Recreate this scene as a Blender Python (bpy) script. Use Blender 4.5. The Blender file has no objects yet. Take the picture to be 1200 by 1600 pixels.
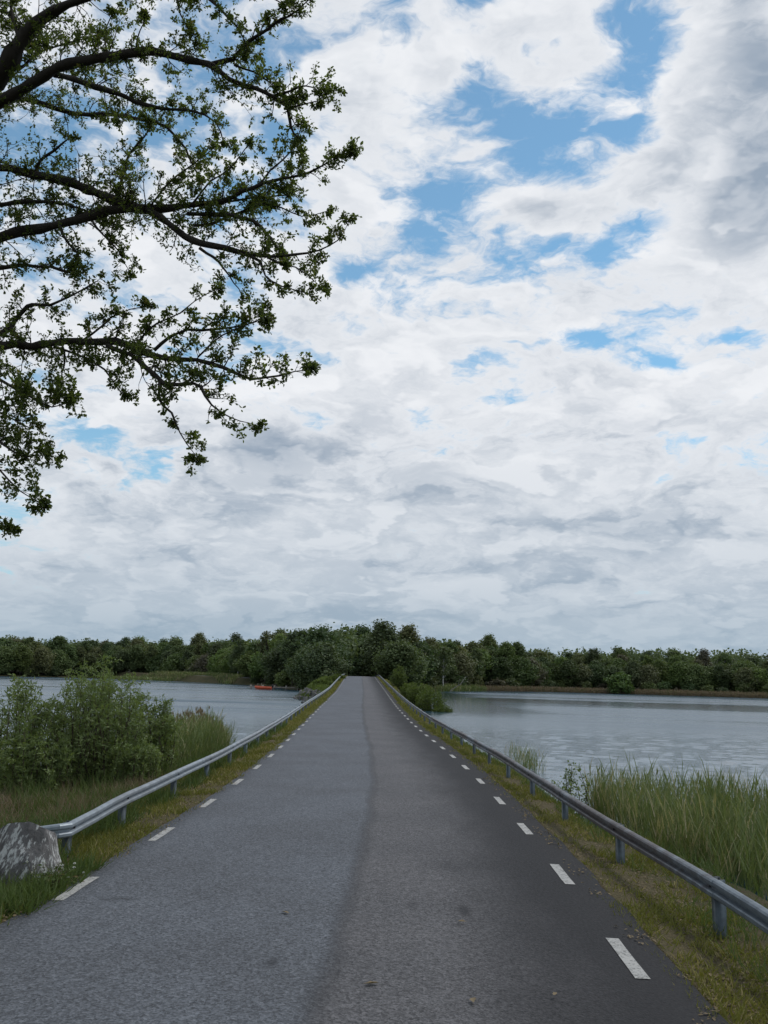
import bpy, math, random
import numpy as np
from mathutils import Vector, Matrix

random.seed(7)
RNG = np.random.default_rng(11)
sc = bpy.context.scene
R = math.radians

# =====================================================================
# CAMERA
# =====================================================================
CAM_H, PITCH, ROLL, FPX = 2.07, R(10.505), R(1.5), 1400.0
cF = Vector((0, math.cos(PITCH), math.sin(PITCH)))
_r0 = Vector((1, 0, 0)); _u0 = _r0.cross(cF)
cR = _r0 * math.cos(ROLL) + _u0 * math.sin(ROLL)
cU = -_r0 * math.sin(ROLL) + _u0 * math.cos(ROLL)
cam_d = bpy.data.cameras.new('camera')
cam = bpy.data.objects.new('camera', cam_d)
sc.collection.objects.link(cam)
M = Matrix((cR, cU, -cF)).transposed().to_4x4()
M.translation = Vector((0, 0, CAM_H))
cam.matrix_world = M
cam_d.sensor_fit = 'VERTICAL'
cam_d.sensor_height = 36.0
cam_d.lens = 36.0 * FPX / 1600.0
cam_d.clip_start = 0.05
cam_d.clip_end = 20000
sc.camera = cam


def ray(px, py):
    """world direction of a point of the view; unit step along the lens axis"""
    return cF + cR * ((px - 600) / FPX) - cU * ((py - 800) / FPX)


# =====================================================================
# WORLD, SUN, EXPOSURE
# =====================================================================
SUN_EL, SUN_AZ = R(52), R(60)          # azimuth measured from +Y towards +X
sc.view_settings.view_transform = 'Standard'
sc.view_settings.look = 'None'
sc.view_settings.exposure = 0.0
sc.view_settings.gamma = 1.0
sc.view_settings.use_curve_mapping = False

world = bpy.data.worlds.new('World')
sc.world = world
world.use_nodes = True


class NT:
    """small helper for building node trees"""
    def __init__(self, tree):
        self.t = tree; self.n = tree.nodes; self.l = tree.links

    def put(self, sock, v):
        if hasattr(v, 'links'):
            self.l.new(v, sock)
        else:
            try:
                sock.default_value = v
            except Exception:
                sock.default_value = tuple(v) + (1.0,)

    def math(self, op, a, b=None, c=None, clamp=False):
        m = self.n.new('ShaderNodeMath'); m.operation = op; m.use_clamp = clamp
        for i, v in enumerate((a, b, c)):
            if v is not None:
                self.put(m.inputs[i], v)
        return m.outputs[0]

    def vec(self, op, a, b=None, scale=None):
        m = self.n.new('ShaderNodeVectorMath'); m.operation = op
        self.put(m.inputs[0], a)
        if b is not None:
            self.put(m.inputs[1], b)
        if scale is not None:
            self.put(m.inputs['Scale'], scale)
        return m.outputs['Value'] if op in ('LENGTH', 'DOT_PRODUCT', 'DISTANCE') else m.outputs[0]

    def sep(self, v):
        s = self.n.new('ShaderNodeSeparateXYZ'); self.put(s.inputs[0], v); return s.outputs

    def comb(self, x=0., y=0., z=0.):
        s = self.n.new('ShaderNodeCombineXYZ')
        for i, v in enumerate((x, y, z)):
            self.put(s.inputs[i], v)
        return s.outputs[0]

    def noise(self, vec, scale, detail=4., rough=.5, lac=2., dist=0., color=False, dim='3D', w=None):
        s = self.n.new('ShaderNodeTexNoise'); s.noise_dimensions = dim
        if vec is not None:
            self.put(s.inputs['Vector'], vec)
        self.put(s.inputs['Scale'], scale); self.put(s.inputs['Detail'], detail)
        self.put(s.inputs['Roughness'], rough); self.put(s.inputs['Lacunarity'], lac)
        self.put(s.inputs['Distortion'], dist)
        return s.outputs['Color' if color else 'Fac']

    def ramp(self, v, lo, hi, a=0., b=1., smooth=True):
        s = self.n.new('ShaderNodeMapRange')
        s.interpolation_type = 'SMOOTHSTEP' if smooth else 'LINEAR'
        for i, q in enumerate((v, lo, hi, a, b)):
            self.put(s.inputs[i], q)
        return s.outputs[0]

    def mix(self, f, a, b, mode='MIX'):
        s = self.n.new('ShaderNodeMix'); s.data_type = 'RGBA'; s.blend_type = mode
        self.put(s.inputs[0], f); self.put(s.inputs[6], a); self.put(s.inputs[7], b)
        return s.outputs[2]

    def attr(self, name, vec=False):
        s = self.n.new('ShaderNodeAttribute'); s.attribute_name = name
        return s.outputs['Vector' if vec else 'Fac']

    def bump(self, h, strength, dist, normal=None):
        s = self.n.new('ShaderNodeBump')
        self.put(s.inputs['Strength'], strength); self.put(s.inputs['Distance'], dist)
        self.put(s.inputs['Height'], h)
        if normal is not None:
            self.put(s.inputs['Normal'], normal)
        return s.outputs[0]


def azel(px, py):
    d = ray(px, py).normalized()
    return math.atan2(d.x, d.y), math.asin(d.z)


def build_sky():
    T = NT(world.node_tree)
    T.n.clear()
    out = T.n.new('ShaderNodeOutputWorld')
    bg = T.n.new('ShaderNodeBackground')
    sky = T.n.new('ShaderNodeTexSky')
    sky.sky_type = 'NISHITA'; sky.sun_disc = False
    sky.sun_elevation = SUN_EL; sky.sun_rotation = SUN_AZ
    sky.altitude = 200; sky.air_density = 1.0; sky.dust_density = 0.0; sky.ozone_density = 3.0
    tc = T.n.new('ShaderNodeTexCoord')
    d = T.vec('NORMALIZE', tc.outputs['Generated'])
    x, y, z = T.sep(d)
    zc = T.math('MAXIMUM', z, 0.0)
    # the cloud deck as a curved layer overhead
    def deck(k):
        zz = T.math('ADD', zc, k)
        return T.comb(T.math('DIVIDE', x, zz), T.math('DIVIDE', y, zz), T.math('MULTIPLY', zc, 1.6))

    def puffs(q, detail):
        v = T.n.new('ShaderNodeTexVoronoi'); v.feature = 'F1'; v.voronoi_dimensions = '3D'
        T.put(v.inputs['Vector'], q); v.inputs['Scale'].default_value = 5.2
        v.inputs['Detail'].default_value = detail; v.inputs['Roughness'].default_value = .55
        v.inputs['Lacunarity'].default_value = 2.3
        return T.math('SUBTRACT', 1., v.outputs['Distance'])
    p = deck(.30)
    warp = T.vec('SCALE', T.vec('SUBTRACT', T.noise(p, 3.4, 5, .6, color=True), (.5, .5, .5)), scale=.30)
    pw = T.vec('ADD', p, warp)
    n1 = T.noise(pw, 4.6, 9, .64)
    b1 = puffs(pw, 2.)
    n2 = T.noise(T.vec('ADD', pw, (7.3, 2.1, 4.4)), 1.5, 2, .5)
    # the same field looked up a little higher, for puffs lit from above
    pu = T.vec('ADD', deck(.345), warp)
    nu = T.noise(pu, 4.6, 3, .58)
    az = T.math('ARCTAN2', x, y)
    el = T.math('ARCSINE', z)
    # where the cloud field opens and where it piles up: (px, py, half-width, half-height, tilt, amount)
    blobs = [
        (880, 200, 230, 130, -.2, -.15), (790, 230, 330, 200, 0, -.09), (1000, 345, 90, 60, -.6, -.17), (690, 185, 60, 60, .2, -.18),
        (650, 355, 90, 55, 0, -.22), (860, 390, 160, 26, 0, -.16), (1010, 90, 60, 95, 0, -.20), (630, 40, 40, 60, 0, -.20), (760, 130, 50, 30, 0, -.2),
        (1180, 150, 110, 220, 0, .50), (1130, 340, 110, 70, 0, .26), (880, 108, 100, 28, -.1, .36), (680, 112, 50, 44, 0, .32),
        (770, 72, 42, 32, 0, .28), (860, 322, 80, 30, .1, .42), (740, 235, 80, 40, .1, .28), (540, 200, 60, 90, .6, .16),
        (1060, 185, 45, 45, 0, .26), (1010, 272, 65, 34, -.4, .38), (545, 345, 75, 50, 0, .30), (860, 22, 120, 30, 0, .2),
        (600, 700, 900, 260, 0, .26), (905, 525, 45, 13, .1, -.27), (1040, 572, 60, 14, .2, -.27),
        (1140, 530, 50, 15, .1, -.24), (555, 425, 34, 16, 0, -.32), (150, 690, 130, 45, .2, -.26), (30, 810, 90, 60, 0, -.40),
        (430, 700, 90, 40, 0, .2), (200, 150, 190, 120, 0, -.14), (430, 190, 60, 80, 0, -.24)]
    bias = None
    for (px, py, hw, hh, tilt, amt) in blobs:
        a0, e0 = azel(px, py)
        sx, sy = hw / FPX, hh / FPX
        da = T.math('SUBTRACT', az, a0); de = T.math('SUBTRACT', el, e0)
        ct, st = math.cos(tilt), math.sin(tilt)
        u = T.math('MULTIPLY_ADD', da, ct / sx, T.math('MULTIPLY', de, -st / sx))
        v = T.math('MULTIPLY_ADD', da, st / sy, T.math('MULTIPLY', de, ct / sy))
        r2 = T.math('MULTIPLY_ADD', u, u, T.math('MULTIPLY', v, v))
        e = T.math('MULTIPLY', T.math('EXPONENT', T.math('MULTIPLY', r2, -1.0)), amt * 1.35)
        bias = e if bias is None else T.math('ADD', bias, e)
    n4 = T.noise(T.vec('ADD', pw, (3.1, 8.2, 1.7)), 11., 6, .62)          # ragged scraps and wisps
    n = T.math('MULTIPLY_ADD', n2, .45, T.math('MULTIPLY_ADD', n1, 1.6, T.math('MULTIPLY', b1, .42)))
    n = T.math('MULTIPLY_ADD', n4, 1.05, n)
    den = T.math('ADD', T.math('SUBTRACT', n, 1.495), bias)
    den = T.math('ADD', den, T.ramp(z, .02, .30, .42, 0.))
    cover = T.ramp(den, -.20, .22)
    lit = T.math('MULTIPLY_ADD', T.math('SUBTRACT', b1, puffs(pu, 1.)), .75, T.math('SUBTRACT', T.noise(pw, 4.6, 5, .58), nu))
    shade = T.ramp(lit, -.15, .15, 1., 0.)            # undersides and far sides of the puffs
    thick = T.ramp(den, .12, .75)
    low = T.ramp(z, .0, .32, 1., 0.)                  # more air in front of the cloud towards the horizon
    n3 = T.noise(T.vec('MULTIPLY', pw, (1.0, 1.35, 1.)), 2.6, 5, .50)
    grey = T.ramp(n3, .43, .60)
    dim = T.math('MULTIPLY', shade, T.math('MULTIPLY_ADD', thick, .24, .14))
    dim = T.math('ADD', dim, T.math('MULTIPLY', grey, T.math('MULTIPLY_ADD', thick, .34, .06)))
    dim = T.math('MULTIPLY_ADD', T.ramp(bias, .38, .72), .34, dim)
    dim = T.math('MULTIPLY_ADD', thick, .10, dim, clamp=True)
    c = T.mix(dim, (9.2, 9.4, 9.75, 1), (3.3, 4.05, 5.05, 1))
    c = T.mix(T.math('MULTIPLY', low, .52), c, (3.6, 4.7, 5.75, 1))
    c = T.mix(T.ramp(z, .0, .13, .55, 0.), c, (2.9, 4.15, 5.2, 1))
    blue = T.mix(1.0, sky.outputs[0], (1.05, 1.55, 1.46, 1), 'MULTIPLY')
    blue = T.mix(T.math('MULTIPLY', low, .75), blue, (4.4, 5.9, 7.1, 1))
    blue = T.mix(.12, blue, (6.5, 7.4, 8.2, 1))          # thin high veil
    col = T.mix(cover, blue, c)
    T.put(bg.inputs['Color'], col)
    bg.inputs['Strength'].default_value = 0.095
    T.l.new(bg.outputs[0], out.inputs[0])


build_sky()
world.cycles.sampling_method = 'MANUAL'
world.cycles.sample_map_resolution = 512

sun_d = bpy.data.lights.new('sun', 'SUN')
sun_d.energy = 1.5
sun_d.angle = R(14)
sun_d.color = (1.0, .97, .92)
sun = bpy.data.objects.new('sun', sun_d)
sc.collection.objects.link(sun)
_sd = Vector((math.sin(SUN_AZ) * math.cos(SUN_EL), math.cos(SUN_AZ) * math.cos(SUN_EL), math.sin(SUN_EL)))
sun.rotation_euler = (-_sd).to_track_quat('-Z', 'Y').to_euler()
# ==== END OF LIGHT ====

# =====================================================================
# HELPERS
# =====================================================================
COL = sc.collection


def tag(o, label=None, cat=None, group=None, kind=None):
    if label: o['label'] = label
    if cat: o['category'] = cat
    if group: o['group'] = group
    if kind: o['kind'] = kind
    return o


def link(name, data, mat=None, parent=None):
    o = bpy.data.objects.new(name, data)
    if mat is not None and data is not None and not data.materials:
        data.materials.append(mat)
    COL.objects.link(o)
    if parent is not None:
        o.parent = parent
    return o


def empty(name, loc=(0, 0, 0), rz=0.):
    o = bpy.data.objects.new(name, None)
    o.empty_display_size = .2
    o.location = loc; o.rotation_euler = (0, 0, rz)
    COL.objects.link(o)
    return o


def mesh_np(name, V, F, mat=None, smooth=False, attrs=None):
    """mesh from numpy arrays: F is (n,3) or (n,4), or a list of such arrays"""
    me = bpy.data.meshes.new(name)
    V = np.asarray(V, np.float32)
    Fs = F if isinstance(F, list) else [F]
    Fs = [np.asarray(f, np.int32) for f in Fs if len(f)]
    loops = np.concatenate([f.ravel() for f in Fs])
    sizes = np.concatenate([np.full(len(f), f.shape[1], np.int32) for f in Fs])
    starts = np.concatenate([[0], np.cumsum(sizes)[:-1]]).astype(np.int32)
    me.vertices.add(len(V)); me.vertices.foreach_set('co', V.ravel())
    me.loops.add(len(loops)); me.loops.foreach_set('vertex_index', loops)
    me.polygons.add(len(sizes)); me.polygons.foreach_set('loop_start', starts)
    me.polygons.foreach_set('loop_total', sizes)
    if smooth:
        me.polygons.foreach_set('use_smooth', np.ones(len(sizes), bool))
    me.update(calc_edges=True)
    for k, a in (attrs or {}).items():
        at = me.attributes.new(k, 'FLOAT', 'POINT')
        at.data.foreach_set('value', np.asarray(a, np.float32))
    if mat is not None:
        me.materials.append(mat)
    return me


class Geo:
    """collects vertices and faces for one mesh"""
    def __init__(self):
        self.V = []; self.T = []; self.Q = []; self.A = []; self.n = 0

    def add(self, V, T=None, Q=None, a=None):
        V = np.asarray(V, float).reshape(-1, 3)
        if T is not None and len(T): self.T.append(np.asarray(T, int) + self.n)
        if Q is not None and len(Q): self.Q.append(np.asarray(Q, int) + self.n)
        self.V.append(V); self.n += len(V)
        self.A.append(np.full(len(V), .5) if a is None else np.broadcast_to(a, len(V)))

    def mesh(self, name, mat, smooth=False):
        F = []
        if self.T: F.append(np.concatenate(self.T))
        if self.Q: F.append(np.concatenate(self.Q))
        return mesh_np(name, np.concatenate(self.V), F, mat, smooth, {'tint': np.concatenate(self.A)})

    def tube(self, pts, radii, sides=6, a=None, cap=True):
        P = np.asarray(pts, float); rad = np.broadcast_to(np.asarray(radii, float), len(P))
        T = np.gradient(P, axis=0); T /= np.linalg.norm(T, axis=1)[:, None] + 1e-9
        ref = np.array([0, 0, 1.]) if abs(T[0, 2]) < .9 else np.array([1., 0, 0])
        N = np.cross(T[0], ref); N /= np.linalg.norm(N)
        rings = []
        ang = np.linspace(0, 2 * np.pi, sides, endpoint=False)
        for i in range(len(P)):
            N = N - T[i] * (N @ T[i]); N /= np.linalg.norm(N) + 1e-9
            B = np.cross(T[i], N)
            rings.append(P[i] + rad[i] * (np.cos(ang)[:, None] * N + np.sin(ang)[:, None] * B))
        V = np.concatenate(rings)
        m = len(P)
        i = np.arange(m - 1)[:, None] * sides; j = np.arange(sides)[None]
        q = np.stack([i + j, i + (j + 1) % sides, i + sides + (j + 1) % sides, i + sides + j], -1).reshape(-1, 4)
        t = []
        if cap:
            V = np.concatenate([V, P[:1], P[-1:]])
            for k in range(sides):
                t.append((m * sides, (k + 1) % sides, k))
                t.append((m * sides + 1, (m - 1) * sides + k, (m - 1) * sides + (k + 1) % sides))
        self.add(V, t, q, a)

    def box(self, x0, x1, y0, y1, z0, z1, a=None):
        V = [(x, y, z) for z in (z0, z1) for y in (y0, y1) for x in (x0, x1)]
        Q = [(0, 2, 3, 1), (4, 5, 7, 6), (0, 1, 5, 4), (2, 6, 7, 3), (1, 3, 7, 5), (0, 4, 6, 2)]
        self.add(V, None, Q, a)

    def instances(self, tv, tt, pos, ax, nor, length, width, a):
        """copies of a flat template (along, across, up) laid along axes"""
        ax = ax / (np.linalg.norm(ax, axis=1)[:, None] + 1e-9)
        side = np.cross(ax, nor); side /= np.linalg.norm(side, axis=1)[:, None] + 1e-9
        up = np.cross(side, ax)
        tv = np.asarray(tv, float); N = len(pos); k = len(tv)
        L = length[:, None, None]; W = width[:, None, None]
        V = pos[:, None] + tv[None, :, 0:1] * L * ax[:, None] + tv[None, :, 1:2] * W * side[:, None] + tv[None, :, 2:3] * L * up[:, None]
        t = (np.asarray(tt)[None] + (np.arange(N) * k)[:, None, None]).reshape(-1, 3)
        self.add(V.reshape(-1, 3), t, None, np.repeat(a, k))


LEAF_LOBED = ([(0, 0, 0), (.3, .22, .02), (.48, .0, -.05), (.3, -.22, .02), (.52, .50, .06), (.66, .30, .02), (.86, .36, .0),
               (1, 0, -.06), (.86, -.36, .0), (.66, -.30, .02), (.52, -.50, .06)],
              [(0, 2, 1), (0, 3, 2), (1, 2, 4), (2, 5, 4), (2, 7, 6), (2, 6, 5), (2, 8, 7), (2, 9, 8), (2, 10, 9), (2, 3, 10)])
LEAF_PLAIN = ([(0, 0, 0), (.45, .5, .07), (1, 0, -.05), (.45, -.5, .07)], [(0, 2, 1), (0, 3, 2)])
BLADE = ([(0, -.5, 0), (0, .5, 0), (.55, -.38, .06), (.55, .38, .06), (1, 0, .24)], [(0, 1, 3), (0, 3, 2), (2, 3, 4)])


def unit(n, rng=RNG):
    v = rng.normal(size=(n, 3)); return v / np.linalg.norm(v, axis=1)[:, None]


def material(name):
    m = bpy.data.materials.new(name); m.use_nodes = True
    T = NT(m.node_tree); T.n.clear()
    out = T.n.new('ShaderNodeOutputMaterial')
    return m, T, out


def principled(T, out, color, rough=.7, spec=.3, metal=0., normal=None):
    b = T.n.new('ShaderNodeBsdfPrincipled')
    T.put(b.inputs['Base Color'], color); T.put(b.inputs['Roughness'], rough)
    T.put(b.inputs['Specular IOR Level'], spec); T.put(b.inputs['Metallic'], metal)
    if normal is not None:
        T.put(b.inputs['Normal'], normal)
    T.l.new(b.outputs[0], out.inputs[0])
    return b


def geom(T):
    return T.n.new('ShaderNodeNewGeometry').outputs['Position']


def objco(T):
    return T.n.new('ShaderNodeTexCoord').outputs['Object']


def leaf_material(name, dark, light, odd=None, transl=.35, nscale=.8, rough=.55, per_object=.0, oddamt=.12):
    m, T, out = material(name)
    t = T.attr('tint')
    n = T.noise(objco(T), nscale, 3, .55)
    f = T.math('MULTIPLY_ADD', t, .55, T.math('MULTIPLY', n, .5), clamp=True)
    c = T.mix(f, dark + (1,), light + (1,))
    if odd:
        c = T.mix(T.ramp(t, 1 - oddamt, 1.0 - oddamt * .4), c, odd + (1,))
    if per_object:
        oi = T.n.new('ShaderNodeObjectInfo')
        hs = T.n.new('ShaderNodeHueSaturation')
        T.put(hs.inputs['Hue'], T.math('MULTIPLY_ADD', oi.outputs['Random'], .06 * per_object, .5 - .03 * per_object))
        r2 = T.math('FRACT', T.math('MULTIPLY', oi.outputs['Random'], 17.3))
        T.put(hs.inputs['Value'], T.math('MULTIPLY_ADD', r2, .7 * per_object, 1 - .35 * per_object))
        r3 = T.math('FRACT', T.math('MULTIPLY', oi.outputs['Random'], 41.7))
        T.put(hs.inputs['Saturation'], T.math('MULTIPLY_ADD', r3, .4 * per_object, 1 - .25 * per_object))
        T.put(hs.inputs['Color'], c)
        c = hs.outputs[0]
    b = T.n.new('ShaderNodeBsdfPrincipled')
    T.put(b.inputs['Base Color'], c); b.inputs['Roughness'].default_value = rough
    b.inputs['Specular IOR Level'].default_value = .25
    tr = T.n.new('ShaderNodeBsdfTranslucent')
    T.put(tr.inputs[0], T.mix(1., c, (1.25, 1.3, .6, 1), 'MULTIPLY'))
    mx = T.n.new('ShaderNodeMixShader'); mx.inputs[0].default_value = transl
    T.l.new(b.outputs[0], mx.inputs[1]); T.l.new(tr.outputs[0], mx.inputs[2])
    T.l.new(mx.outputs[0], out.inputs[0])
    return m


# =====================================================================
# THE LIE OF THE LAND
# =====================================================================
WATER = -0.75
_cy = np.array([-400, -60, 0, 8, 12, 15, 18, 21, 24, 27, 30, 33, 36, 39, 42, 45, 58, 91, 112, 139, 169, 185, 200, 215, 230, 250, 300, 420], float)
_cx = np.array([-26, -4.6, -.78, -.46, -.33, -.28, -.27, -.29, -.34, -.41, -.49, -.59, -.68, -.76, -.85, -.93, -1.23, -1.76, -2.25, -2.87, -3.42, -3.9, -5.5, -9, -15, -26, -60, -150])
_ey = np.array([-500, 40, 46, 58, 75, 91, 112, 140, 160, 170, 182, 205, 240, 420], float)
_ez = np.array([0, 0, .06, .2, .41, .68, 1.17, 1.82, 2.2, 2.3, 2.2, 1.6, .9, 2.5])


def smooth_table(xs, ys, step=1., win=7):
    g = np.arange(xs[0], xs[-1], step)
    v = np.interp(g, xs, ys)
    k = np.hanning(win + 2)[1:-1]; k /= k.sum()
    v = np.convolve(np.pad(v, win // 2, mode='edge'), k, 'valid')
    return g, v


_cg, _cv = smooth_table(_cy, _cx, 1., 7)
_eg, _ev = smooth_table(_ey, _ez, 1., 19)
cx = lambda y: np.interp(y, _cg, _cv)
ez = lambda y: np.interp(y, _eg, _ev)

_sx = np.array([-3000, -500, -180, -131, -114, -86, -70, -56, -42, -30, -21, -14, -10, 4, 8, 12, 17, 30, 53, 79, 112, 200, 500, 3000], float)
_sy = np.array([700, 330, 312, 318, 345, 338, 318, 300, 268, 237, 200, 178, 168, 172, 200, 222, 233, 258, 279, 274, 262, 246, 250, 700], float)
shore = lambda x: np.interp(x, _sx, _sy)
_lx = np.array([-4000, -60, -20, -12, -9, -7.5, -6.3, -5.4, -4.6], float)
_ly = np.array([10, 16, 20, 22, 25, 29, 33, 33, 30], float)
near_left = lambda x: np.interp(x, _lx, _ly)
_rx = np.array([3.9, 4.6, 6.0, 8, 14, 40, 4000], float)
_ry = np.array([16, 9.5, 6.0, 3, -2, -20, -60], float)
near_right = lambda x: np.interp(x, _rx, _ry)


def sstep(a, b, v):
    t = np.clip((v - a) / (b - a), 0, 1); return t * t * (3 - 2 * t)


def vnoise(x, y, s, seed=0):
    """cheap smooth 2-D value noise"""
    x = np.asarray(x, float) / s; y = np.asarray(y, float) / s
    xi = np.floor(x); yi = np.floor(y); fx = x - xi; fy = y - yi
    fx = fx * fx * (3 - 2 * fx); fy = fy * fy * (3 - 2 * fy)

    def h(a, b):
        v = np.sin(a * 127.1 + b * 311.7 + seed * 74.7) * 43758.5453
        return v - np.floor(v)
    return (h(xi, yi) * (1 - fx) + h(xi + 1, yi) * fx) * (1 - fy) + (h(xi, yi + 1) * (1 - fx) + h(xi + 1, yi + 1) * fx) * fy - .5


def ground_z(x, y):
    x = np.asarray(x, float); y = np.asarray(y, float)
    u = x - cx(y); au = np.abs(u); e = ez(y)
    half = np.where(u < 0, 2.62, 2.80)
    # causeway: shoulder, then the bank down under the water
    out = au - half
    wob = .25 * vnoise(x, y, 3.0, 3) + .12 * vnoise(x, y, .9, 5)
    bank = np.where(out < .75, e - .02 - .10 * np.maximum(out, 0), e - .095 - (out - .75 + wob * .6) * .66)
    bank = np.where(out < 0, e - .045, bank)
    bulge = 3.6 * sstep(88, 120, y) * (1 - sstep(150, 168, y))         # wider bank by the bridge
    bank = np.maximum(bank, np.where(out > 0, e - .25 - np.maximum(out - bulge * np.where(u < 0, 1., .5), 0) * .9, -9))
    z = np.maximum(bank, -1.9)
    # land on the near left and near right
    flat = -.12 - .05 * np.minimum(np.maximum(out - .7, 0), 6) + .10 * vnoise(x, y, 2.2, 1) + .05 * vnoise(x, y, .7, 2)
    dl = near_left(x) - y + 1.2 * vnoise(x, y, 2.5, 8)
    zl = flat - (1 - sstep(-1.2, 3.0, dl)) * 1.5
    z = np.where(u < 0, np.maximum(z, np.where(out > 0, zl, -9)), z)
    dr = near_right(x) - y
    zr = flat - (1 - sstep(-3, 2.5, dr)) * 1.6
    z = np.where((u > 0), np.maximum(z, np.where(out > 0, zr, -9)), z)
    # far shore
    df = y - shore(x)
    zf = -1.6 + 1.15 * sstep(-6, 2, df) + .9 * sstep(1, 14, df) + 1.6 * sstep(10, 60, df) + 6 * sstep(60, 300, df) + .25 * vnoise(x, y, 6, 4)
    zf = np.where(out < 0, np.minimum(zf, e - .045), np.where(out < 14, np.minimum(zf, e - .05 + np.maximum(out, 0) * .12), zf))
    return np.maximum(z, np.where(df > -8, zf, -9))


def spaced(stops):
    v = [stops[0][0]]
    for (a, s), (b, _) in zip(stops[:-1], stops[1:]):
        n = max(1, int(round((b - a) / s)))
        v += list(np.linspace(a, b, n + 1)[1:])
    return np.array(v)


# ---- ground sheet (laid out along the road so its edges stay crisp)
def build_ground():
    us = spaced([(-6000, 1500), (-1500, 200), (-500, 30), (-200, 7), (-60, 3), (-24, .8), (-10, .35), (-5, .12), (-2.64, .02), (-2.60, .4),
                 (2.60, .15), (2.78, .02), (2.82, .12), (5.4, .35), (10, .9), (24, 3), (60, 7), (200, 30), (500, 200), (1500, 1500), (6000, 1)])
    ys = spaced([(-6000, 1500), (-500, 60), (-60, 6), (-12, 1.2), (3, .35), (26, .7), (50, 2.), (120, 3.), (160, 4), (420, 30), (900, 300), (2500, 1500), (7000, 1)])
    U, Y = np.meshgrid(us, ys)
    X = U + cx(np.clip(Y, -400, 419)) * np.exp(-np.abs(U) / 300)
    Z = ground_z(X, Y)
    near = np.exp(-((np.abs(U) - 3.0) / 1.0) ** 2)
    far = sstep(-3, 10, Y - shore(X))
    ny, nx = U.shape
    i = (np.arange(ny - 1)[:, None] * nx + np.arange(nx - 1)[None]).ravel()
    q = np.stack([i, i + 1, i + nx + 1, i + nx], -1)
    m, T, out = material('ground_soil')
    P = geom(T)
    n1 = T.noise(P, .9, 5, .6); n2 = T.noise(P, 14, 4, .65); n3 = T.noise(P, 60, 3, .6)
    c = T.mix(T.ramp(n1, .35, .65), (.040, .052, .018, 1), (.085, .075, .035, 1))
    c = T.mix(T.ramp(n2, .40, .68), c, (.060, .040, .024, 1))
    litter = T.mix(T.ramp(n3, .3, .7), (.060, .050, .026, 1), (.180, .145, .080, 1))
    c = T.mix(T.math('MULTIPLY', T.attr('verge'), T.ramp(n2, .25, .6, .35, .95)), c, litter)
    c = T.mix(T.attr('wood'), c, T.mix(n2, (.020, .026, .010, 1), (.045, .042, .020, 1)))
    hgt = T.math('MULTIPLY_ADD', n3, .6, n2)
    principled(T, out, c, .95, .15, normal=T.bump(hgt, .9, .05))
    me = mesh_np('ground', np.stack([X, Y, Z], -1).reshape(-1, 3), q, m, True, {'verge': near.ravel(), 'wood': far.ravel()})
    return tag(link('ground', me), kind='structure')


ground = build_ground()

# ---- lake
def build_lake():
    m, T, out = material('lake_water')
    P = geom(T)
    w3 = T.noise(T.vec('MULTIPLY', P, (5., 9, 1)), 1.0, 3, .6)
    b = principled(T, out, (.018, .052, .078, 1), .05, .5, normal=T.bump(w3, .2, .06))
    b.inputs['IOR'].default_value = 1.333
    T.put(b.inputs['Roughness'], T.attr('ruffle'))
    b.inputs['Specular Tint'].default_value = (.70, .88, 1.0, 1)
    # one sheet of rings, finest where the near water is seen
    rs = np.concatenate([np.linspace(0.5, 8, 12)[:-1], np.geomspace(8, 460, 440), [700, 1200, 2500, 6500]])
    th = np.concatenate([np.linspace(-180, -45, 40)[:-1], np.linspace(-45, -26, 40)[:-1], np.linspace(-26, 26, 880), np.linspace(26, 45, 40)[1:], np.linspace(45, 180, 40)[1:]])
    TH, RS = np.meshgrid(np.radians(th), rs)
    X = RS * np.sin(TH); Y = RS * np.cos(TH)
    rng = np.random.default_rng(404)
    # wind ripples: many short waves running roughly along the lake
    H = np.zeros_like(X)
    for k in range(34):
        lam = .24 * (1.7 / .24) ** rng.random()
        d = rng.normal() * .55 + .25
        kx, ky = math.sin(d) * 2 * np.pi / lam, math.cos(d) * 2 * np.pi / lam
        H += lam * .0056 * np.sin(kx * X + ky * Y + rng.uniform(0, 6.28))
    fade = sstep(22, 85, RS)
    H = H * (1 - fade) + rng.normal(size=X.shape) * .012 * .0075 * RS * fade
    gust = .8 + .9 * vnoise(X * .3, Y, 17, 2) + .5 * vnoise(X * .3, Y, 6, 7)
    lane = np.exp(-((Y - (140 - .40 * (X - 14))) / (17 + 10 * vnoise(X * .5, Y, 14, 5))) ** 2) * sstep(4, 16, X)
    lee = np.exp(-((X - 9) / 8) ** 2) * sstep(55, 95, Y)
    calm = np.clip(np.maximum(lane * 1.5, lee * 1.2) + .25 * vnoise(X * .3, Y, 5, 9), 0, 1)
    A = np.clip(gust, .45, 1.3) * (1 - .97 * calm)
    Z = WATER + H * A * (1 - sstep(300, 460, RS))
    streak = 1 + .7 * vnoise(X * .12, Y, 2.2, 12) + .7 * vnoise(X * .2, Y, 7., 13)
    ruffle = .02 + A * (.03 + .24 * fade * streak)          # ripples too fine to see singly
    ny, nx = X.shape
    i = (np.arange(ny - 1)[:, None] * nx + np.arange(nx - 1)[None]).ravel()
    me = mesh_np('lake_water', np.stack([X, Y, Z], -1).reshape(-1, 3), np.stack([i, i + nx, i + nx + 1, i + 1], -1), m, True, {'ruffle': ruffle.ravel()})
    return tag(link('lake_water', me), kind='structure')


lake = build_lake()

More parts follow.
